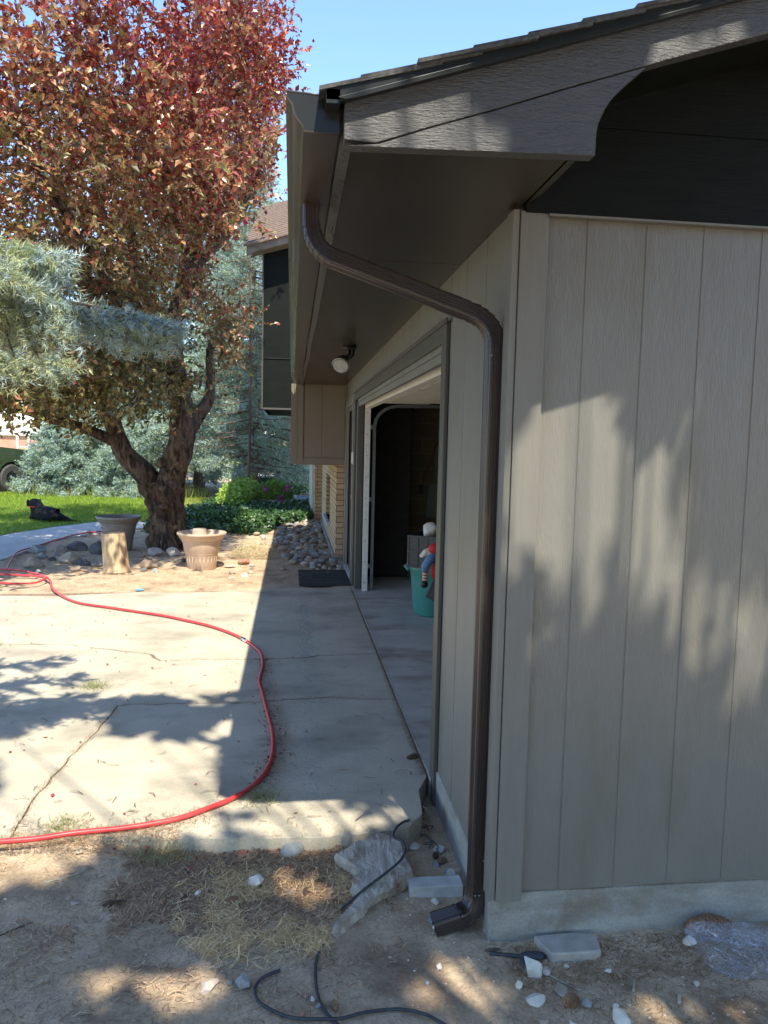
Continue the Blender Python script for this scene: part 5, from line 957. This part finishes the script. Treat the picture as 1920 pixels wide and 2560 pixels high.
for a0,m,e,dens in boughs:
    bp=np.array(bezier(a0,m,e,14)); nt_.tube([tuple(q) for q in bp],[.026*(1-i/14)+.003 for i in range(14)],6,cap=False); ln=np.linalg.norm(np.array(e)-np.array(a0))
    dr_=unit(np.array(e)-np.array(m)); side=unit(np.cross(dr_,[0,0,1]))
    ns=int(100*dens)
    for k in range(ns):        # secondary shoots, drooping
        t=rs.uniform(.38,1.0); b=np.array([np.interp(t,np.linspace(0,1,14),bp[:,j]) for j in range(3)]); sg=rs.choice([-1,1])
        sl_=(.10+.60*(1-t)**.7)*rs.uniform(.6,1.1); fall=rs.uniform(.35,1.8)*(.30+1.2*(1-t)); dd=unit(side*sg*rs.uniform(.15,.9)+dr_*rs.uniform(.3,.9)+np.array([0,0,-fall]))
        sp_=[b+dd*sl_*s+np.array([0,0,-.10*s*s*fall*sl_*2]) for s in np.linspace(0,1,7)]; nt_.tube([tuple(q) for q in sp_],[.004]*7,4,cap=False)
        for s in range(len(sp_)-1): P0.append(sp_[s]);P1.append(sp_[s+1])
        for q in sp_[1:]:
            for _ in range(3):
                v=unit(dd+rs.normal(0,.6,3)+np.array([0,0,-.25]))*rs.uniform(.05,.12); P0.append(q);P1.append(q+v)
    for s in range(6,13): P0.append(bp[s]);P1.append(bp[s+1])
    P0.append(bp[-1]);P1.append(bp[-1]+dr_*.07)
print('near twigs',len(P0))
# rest of the crown (outside the picture)
for i in range(70):
    f=i/70; z=2.6+5.4*f; a=i*2.399; ln=2.0*(1-f)+.2
    if math.cos(a)>.55 and f<.45: continue
    e=np.array([-4.2+math.cos(a)*ln,2.6+math.sin(a)*ln,z-.3*ln]); s0=np.array([-4.2,2.6,z]); nt_.tube([tuple(s0),tuple((s0+e)/2),tuple(e)],[.03,.02,.006],5,cap=False)
    for k in range(26):
        q=s0+(e-s0)*rs.uniform(.25,1); v=rs.normal(0,.13,3); P0.append(q);P1.append(q+v)
nt_.build('trunk',m_bark2,NS,smooth=True)
P0=np.array(P0);P1=np.array(P1); nw=len(P0); zc=P0[:,2]
bl=rs.uniform(0,1,(nw,1))<np.clip((P0[:,0:1]+1.35)/.55,.22,.72); col=np.where(bl,np.array([[.42,.52,.49]]),np.array([[.45,.49,.27]]))*rs.uniform(.8,1.2,(nw,1))
needles('foliage',P0,P1,26,.036,.0036,col,NS,radial=1.0,stem=.0018)

# ---- shade tree behind the camera (its dapple falls on the wall, the eave and the ground)
# openings in the crown, given as spots on the wall (x,z), the eave front (x,z) and the ground (x,y)
wall_lit=[(.79,1.58,.12,.22),(.97,1.62,.13,.16),(1.0,1.40,.07,.28),(.95,1.20,.035,.14),(1.20,1.64,.12,.10),(1.27,1.48,.04,.14),(1.38,1.10,.03,.18),(1.54,.98,.06,.28),(1.66,1.0,.06,.26),(1.60,.80,.08,.14)]
barge_lit=[(.22,2.47,.25,.22),(.40,2.50,.13,.18),(.95,2.70,.14,.16),(1.12,2.76,.12,.14),(.62,2.40,.03,.03)]
gr_lit=[(-1.15,3.05,.34,.22),(-.55,2.38,.16,.11),(-.28,2.28,.14,.10),(.05,2.86,.16,.09),(.0,3.20,.28,.16),(.28,3.22,.20,.15),(.45,3.2,.08,.1),(.50,2.33,.16,.12),(.60,2.22,.2,.1),(1.25,2.08,.25,.12),(-.25,2.42,.10,.09),(1.75,2.42,.14,.08),(-1.5,2.3,.2,.15)]
def litmask(P):
    out=np.zeros(len(P),bool)
    t=(2.47-P[:,1])/.597; x=P[:,0]-.122*t; z=P[:,2]-t
    for a,b,c,d in wall_lit: out|=(((x-a)/(c+.04))**2+((z-b)/(d+.045))**2<1)&(z<2.1)
    t=(1.95-P[:,1])/.597; x=P[:,0]-.122*t; z=P[:,2]-t
    for a,b,c,d in barge_lit: out|=(((x-a)/(c+.03))**2+((z-b)/(d+.03))**2<1)
    t=P[:,2]+.1; x=P[:,0]-.122*t; y=P[:,1]+.597*t
    for a,b,c,d in gr_lit: out|=(((x-a)/(c+.03))**2+((y-b)/(d+.03))**2<1)
    # the driveway left of the eave keeps mostly sun, with loose soft patches
    dr=(x<-.30)&(y>3.05); out|=dr&(fbm(x*1.7+9,y*1.7+3,3,77)<np.where((y<4.9),.46,.9))
    out|=(y>5.0)
    out|=(x<-1.9)&(y>3.1)
    return out
SH_=thing('shade_tree','tall leafy tree standing behind the camera, out of the picture','tree',(2.6,-3.4,-.12))
st=MB(); p,r=ip([(2.6,-3.4,-.2),(2.55,-3.3,2),(2.3,-3.0,4),(2.0,-2.6,7)],[.22,.17,.13,.05],6); st.add(*gnarl(p,r,14,9,.06,2))
ns=46000; base_=np.stack([rng.uniform(-2.2,4.6,ns),rng.uniform(-4.9,1.9,ns),rng.uniform(4.2,7.8,ns)],1)
base_=base_[(((base_[:,0]-1.2)/3.5)**2+((base_[:,1]+1.5+.5*(base_[:,2]-6))/3.3)**2+((base_[:,2]-6.0)/1.8)**2)<1]
dn=fbm(base_[:,0]*1.6+30,base_[:,1]*1.6+base_[:,2]+30,3,61); base_=base_[dn>.26]
k=~litmask(base_); base_=base_[k]
for c in base_[::60]:
    a=np.array([2.2,-2.8,rng.uniform(3.0,5.5)]); st.tube(bezier(a,(a+c)/2+np.array([0,0,.25]),c,5),[.03,.02,.014,.01,.004],4,cap=False)
st.build('trunk',m_bark2,SH_,smooth=True)
npl=4; cc=np.repeat(base_,npl,0)+rng.normal(0,.05,(len(base_)*npl,3)); cc=cc[~litmask(cc)]
rawmesh('crown',leafpolys(cc,.16,.75,.8),None,gcol(len(cc),(.38,.40,.26),(.50,.52,.34)),m_leaf2,SH_); print('shade leaves',len(cc))

# ---- ivy, shrubs, planter
def leafbed(name,n,fn,size,cols,label,cat='plant',kind='stuff'):
    c=fn(n); return tag(rawmesh(name,leafpolys(c,size,.75,1.2),None,gcol(len(c),*cols),m_leaf,loc=(0,0,0)),label,cat,kind=kind)
ivp=[(-2.6,14.6),(-1.7,13.5),(-.5,13.4),(-.3,14.3),(.1,15.2),(.55,16.0),(.5,19.6),(.0,19.6),(-.2,22),(.55,24),(.2,28),(-1.6,27),(-1.9,21),(-2.4,17)]
def ivf(n):
    x=rng.uniform(-2.7,.7,n*2); y=rng.uniform(13.3,28,n*2)**1.0; k=inpoly(x,y,ivp); x,y=x[k],y[k]; hh=.06+.26*fbm(x*1.3,y*1.3,3,4)+.10*np.clip((y-22)/4,0,1)*2; return np.stack([x,y,hh*rng.uniform(.1,1,len(x))],1)
leafbed('ivy',26000,ivf,.085,((.035,.085,.03),(.08,.16,.05)),'dark green ivy covering the bed beside the house')
def blob(c,r): 
    def f(n): 
        q=rdir(n)*rng.uniform(.5,1,(n,1))**.5; q[:,2]=np.abs(q[:,2]); return q*np.array(r)*(1+.25*(fbm(q[:,0]*3+9,q[:,1]*3+q[:,2]*3+9,3,6)-.45)[:,None])+np.array(c)
    return f
leafbed('shrub',6000,blob((-1.25,19.6,0),(.62,2.0,.72)),.075,((.22,.36,.04),(.42,.55,.10)),'bright yellow green sunlit shrub left of the round planter','shrub',None)
leafbed('shrub',6500,blob((.15,25.8,0),(.75,1.6,1.05)),.09,((.03,.08,.05),(.07,.14,.09)),'dark green leafy shrub against the far end of the house','shrub',None)
leafbed('shrub',2600,blob((-2.25,13.9,0),(.35,.4,.34)),.06,((.04,.10,.02),(.10,.19,.04)),'dark leafy plant growing behind the big trunk base','shrub',None)
leafbed('shrub',5200,blob((-1.3,14.6,0),(1.1,.7,.30)),.07,((.04,.10,.03),(.12,.22,.05)),'low dark shrub between the trunk and the river stones','shrub',None)
PT=thing('round_planter','round stone planter overflowing with green plants and magenta flowers','planter',(-.43,18.7,0))
MB().lathe([(.40,0),(.44,.20),(.47,.25),(.42,.25),(.38,.18),(0,.18)],(-.43,18.7,.0),28).build('bowl',m_found,PT,smooth='auto')
c=blob((-.43,18.7,.22),(.50,.45,.50))(4200); rawmesh('plants',leafpolys(c,.06,.35,1),None,gcol(len(c),(.10,.22,.03),(.28,.42,.06)),m_leaf,PT)
fc=np.array([(-.10,18.4,.52),(-.25,18.3,.30),(-.62,18.35,.50)]); c=np.repeat(fc,26,0)+rng.normal(0,.035,(78,3)); rawmesh('flowers',leafpolys(c,.06,.8,.5),None,np.tile((.5,.02,.30),(78,1))*rng.uniform(.7,1.2,(78,1)),m_leaf,PT)
# distant trees across the field, then added unseen trees behind the camera
def broad(c,r,h,label,seed,cols,n=5200,ls=.35):
    T=thing('broadleaf_tree',label,'tree',c,'distant trees'); MB().tube([c,(c[0],c[1],h*.5)],[.35,.2],8).build('trunk',m_bark2,T)
    q=rdir(n)*(rng.uniform(.3,1,(n,1))**.4); q=q*np.array([r,r,h*.40])*(1+.5*(fbm(q[:,0]*2.5+seed,q[:,2]*2.5+q[:,1]*2+seed,3,seed)-.4)[:,None])+np.array([c[0],c[1],h*.58])
    rawmesh('crown',leafpolys(q,ls,.8,.8),None,gcol(n,*cols),m_leaf,T)
broad((-30,70,0),6.5,12,'rounded distant tree at the left edge beyond the field',3,((.10,.16,.05),(.2,.28,.09)))
broad((-38,62,0),6,11,'distant tree left of the rounded one beyond the field',5,((.12,.17,.06),(.22,.3,.10)))
broad((-19,85,0),7,11,'distant bright green tree behind the white gate posts',4,((.12,.22,.05),(.24,.36,.09)))
broad((-6,60,0),6,9,'distant tree seen through the spruce branches',6,((.16,.22,.07),(.30,.36,.12)))
broad((3,55,0),6,9,'distant tree behind the far end of the house',7,((.14,.2,.07),(.26,.34,.12)))
broad((-9,-17,0),7,10,'added unseen broad tree behind the camera to the left, screening low sky',8,((.10,.13,.06),(.16,.20,.09)),2600,.7)  # this and the next two are added to block horizon glow on the wall
broad((9,-15,0),7,10,'added unseen broad tree behind the camera to the right, screening low sky',9,((.10,.13,.06),(.16,.20,.09)),2600,.7)
broad((0,-20,0),7,10,'added unseen broad tree straight behind the camera, screening low sky',10,((.10,.13,.06),(.16,.20,.09)),2600,.7)
FB=thing('school_building','long low pale building with red band far across the field','building',(-30,95,0))
MB().box(-52,-16,95,103,0,1.6).build('wall',m_brickred,FB); MB().box(-52.3,-15.7,94.7,103.3,1.6,3.0).build('roof',m_pale,FB)
MB().box(-36,-35,94.95,95,.3,1.4).box(-30,-29,94.95,95,.3,1.4).box(-24,-23,94.95,95,.3,1.4).build('window',m_glass,FB)
# white gate / chain link fence
FN=thing('white_gate','white tubular fence gate at the edge of the sports field','gate',(-14.7,44.2,0))
for xx in (-15.05,-14.45): MB().tube([(xx,44.2,0),(xx,44.2,2.5)],.07,10).build('post',m_white,FN,smooth=True)
g_=MB(); g_.tube([(-15.05,44.2,2.1),(-14.45,44.2,2.1)],.035,8).tube([(-15.05,44.2,1.0),(-14.45,44.2,1.0)],.035,8).tube([(-14.45,44.2,2.45),(-10.5,44.4,1.2)],.035,8).build('rail',m_white,FN)
fm=MB()
for i in range(60): fm.tube([(-14.45+i*.28,44.2,0.05),(-14.45+i*.28+.02,44.2,1.1)],.012,3,cap=False)
for z in (.1,.4,.7,1.1): fm.tube([(-14.45,44.2,z),(2.0,44.2,z)],.014,3,cap=False)
tag(fm.build('chain_link_fence',m_steel),'low grey wire fence along the field edge','fence')
# mulch patch behind trunk
tag(MB().prism([(-3.4,19),(-1.9,16.6),(-1.75,20),(-1.9,24),(-3.2,27),(-5,25)],2,-.05,.010).build('mulch_bed',M('mulch',(.36,.24,.15),(.5,.36,.24),rough=1,sc=(20,20,20),bump=.8,dist=.02)),'tan mulch ground under the spruces',None,kind='structure')

# ================================================================ DOG
DG=thing('dog','black dog lying on the lawn in the shade, looking away','dog',(-4.72,15.25,0))
me=bpy.data.meshes.new('body'); bmm=bmesh.new()
sk_=[((-4.62,15.25,.15),.14),((-4.78,15.28,.17),.15),((-4.89,15.32,.27),.135),((-4.94,15.36,.36),.13),((-5.03,15.44,.35),.07),
 ((-4.46,15.23,.125),.13),((-4.34,15.22,.07),.06),((-4.20,15.19,.03),.022),((-4.02,15.15,.02),.014),
 ((-4.50,15.10,.07),.085),((-4.62,15.06,.05),.05),((-4.93,15.34,.10),.075),((-5.06,15.5,.045),.04),((-4.80,15.42,.08),.07),((-4.92,15.6,.04),.035)]
ed=[(0,1),(1,2),(2,3),(3,4),(0,5),(5,6),(6,7),(7,8),(5,9),(9,10),(1,11),(11,12),(1,13),(13,14)]
me.from_pydata([tuple(V3(p)-Vector((-4.72,15.25,0))) for p,_ in sk_],[],[]) ; me.edges.add(len(ed)); me.edges.foreach_set('vertices',[i for e in ed for i in e]); me.update()
do=bpy.data.objects.new('body',me); COL.objects.link(do); do.parent=DG; me.materials.append(m_fur)
sm=do.modifiers.new('skin','SKIN'); do.modifiers.new('ss','SUBSURF').levels=2; do.modifiers['ss'].render_levels=2; sm.use_smooth_shade=True
if not me.skin_vertices: 
    bpy.context.view_layer.objects.active=do; do.select_set(True)
for i,(p,r) in enumerate(sk_):
    me.skin_vertices[0].data[i].radius=(r,r)
me.skin_vertices[0].data[0].use_root=True
for s in (-1,1): MB().rock((-4.95+.10*s,15.37+.03*s,.35),(.028,.05,.08),4+s,2,.1).build('ear',m_fur,DG,smooth=True)
MB().lathe([(.118,-.012),(.124,0),(.118,.012)],(-4.905,15.33,.285),20).build('collar',m_red,DG)
# ================================================================ PICKUP TRUCK
TK=thing('pickup_truck','dark green pickup truck parked on the street at the left edge','truck',(0,0,0))
def tb(name,m,mat,bev=0,par=None,smooth=False): return m.build(name,mat,par or TK,bevel=bev,smooth=smooth)
# built along +x (front at +x), near side facing -y, then turned
prof=[(-3.0,.55),(-3.05,1.0),(-3.0,1.25),(-1.2,1.25),(-1.05,1.86),(-.7,1.92),(.35,1.9),(1.0,1.32),(2.05,1.22),(2.32,1.08),(2.38,.80),(2.36,.5),(1.95,.45)]
arch_=[(1.47+.47*math.cos(t),.42+.47*math.sin(t)) for t in np.linspace(.0,math.pi,9)]; arch2=[(-2.05+.47*math.cos(t),.42+.47*math.sin(t)) for t in np.linspace(.0,math.pi,9)]
tb('body',MB().prism(prof+arch_+arch2,1,0,1.9),m_car,.05)
for y_,s in ((-.005,1),(1.9,-1)):
    tb('window',MB().prism([(-.95,1.30),(-.88,1.78),(-.2,1.82),(-.2,1.30)],1,y_,y_+.006),m_glass); tb('window',MB().prism([(-.14,1.30),(-.14,1.82),(.32,1.80),(.72,1.42),(.72,1.30)],1,y_,y_+.006),m_glass)
tb('windscreen',MB().add([(.37,.12,1.885),(.37,1.78,1.885),(.99,1.8,1.345),(.99,.1,1.345)],[(0,1,2,3)]),m_glass)
tb('bumper',MB().box(2.28,2.52,.0,1.9,.42,.68),m_chrome,.04); tb('grille',MB().box(2.36,2.41,.45,1.45,.72,1.05),m_chrome,.01)
for y_ in (.02,1.50): tb('headlight',MB().box(2.2,2.40,y_,y_+.38,.78,1.02),m_lens,.02)
tb('running_board',MB().box(-1.3,.95,-.09,.06,.36,.42),m_chrome,.015)
tb('wheel_well',MB().box(1.02,1.93,.04,1.86,.35,.88).box(-2.5,-1.6,.04,1.86,.35,.88),m_blk)
for x_ in (1.47,-2.05):
    for y_ in (.0,1.62):
        w_=tb('wheel',MB().lathe([(.20,0),(.36,-.01),(.40,.03),(.41,.14),(.40,.25),(.36,.29),(.20,.28)],(x_,y_,.41),32,ax=1),m_tyre,smooth='auto')
        rm=MB().lathe([(0,.0),(.06,-.01),(.07,.03),(.18,.06),(.225,.01),(.24,-.005),(.245,.04)],(x_,y_,.41),24,ax=1)
        for k in range(8):
            t=k*math.pi/4; rm.obox((x_+.13*math.cos(t),y_+.01,.41+.13*math.sin(t)),(math.cos(t),0,math.sin(t)),(0,1,0),(-math.sin(t),0,math.cos(t)),.09,.015,.022)
        rm.build('rim',m_chrome,w_,smooth='auto')
for q in (-.2,.86): tb('door_seam',MB().box(q,q+.012,-.004,0,.55,1.30),m_blk)
tb('door_handle',MB().box(-.05,.12,-.03,.0,1.12,1.16),m_chrome,.008); tb('mirror',MB().rock((.70,-.16,1.42),(.08,.10,.12),2,2,.02),m_blk,smooth=True)
tb('badge',MB().box(.95,1.02,-.008,-.001,.86,.90).box(1.03,1.06,-.008,-.001,.86,.90).box(1.07,1.10,-.008,-.001,.86,.90),m_chrome)
TK.rotation_euler=(0,0,math.radians(60)); ca,sa=math.cos(R(60)),math.sin(R(60)); TK.location=(-7.97-(1.47*ca),22.95-(1.47*sa),.0)
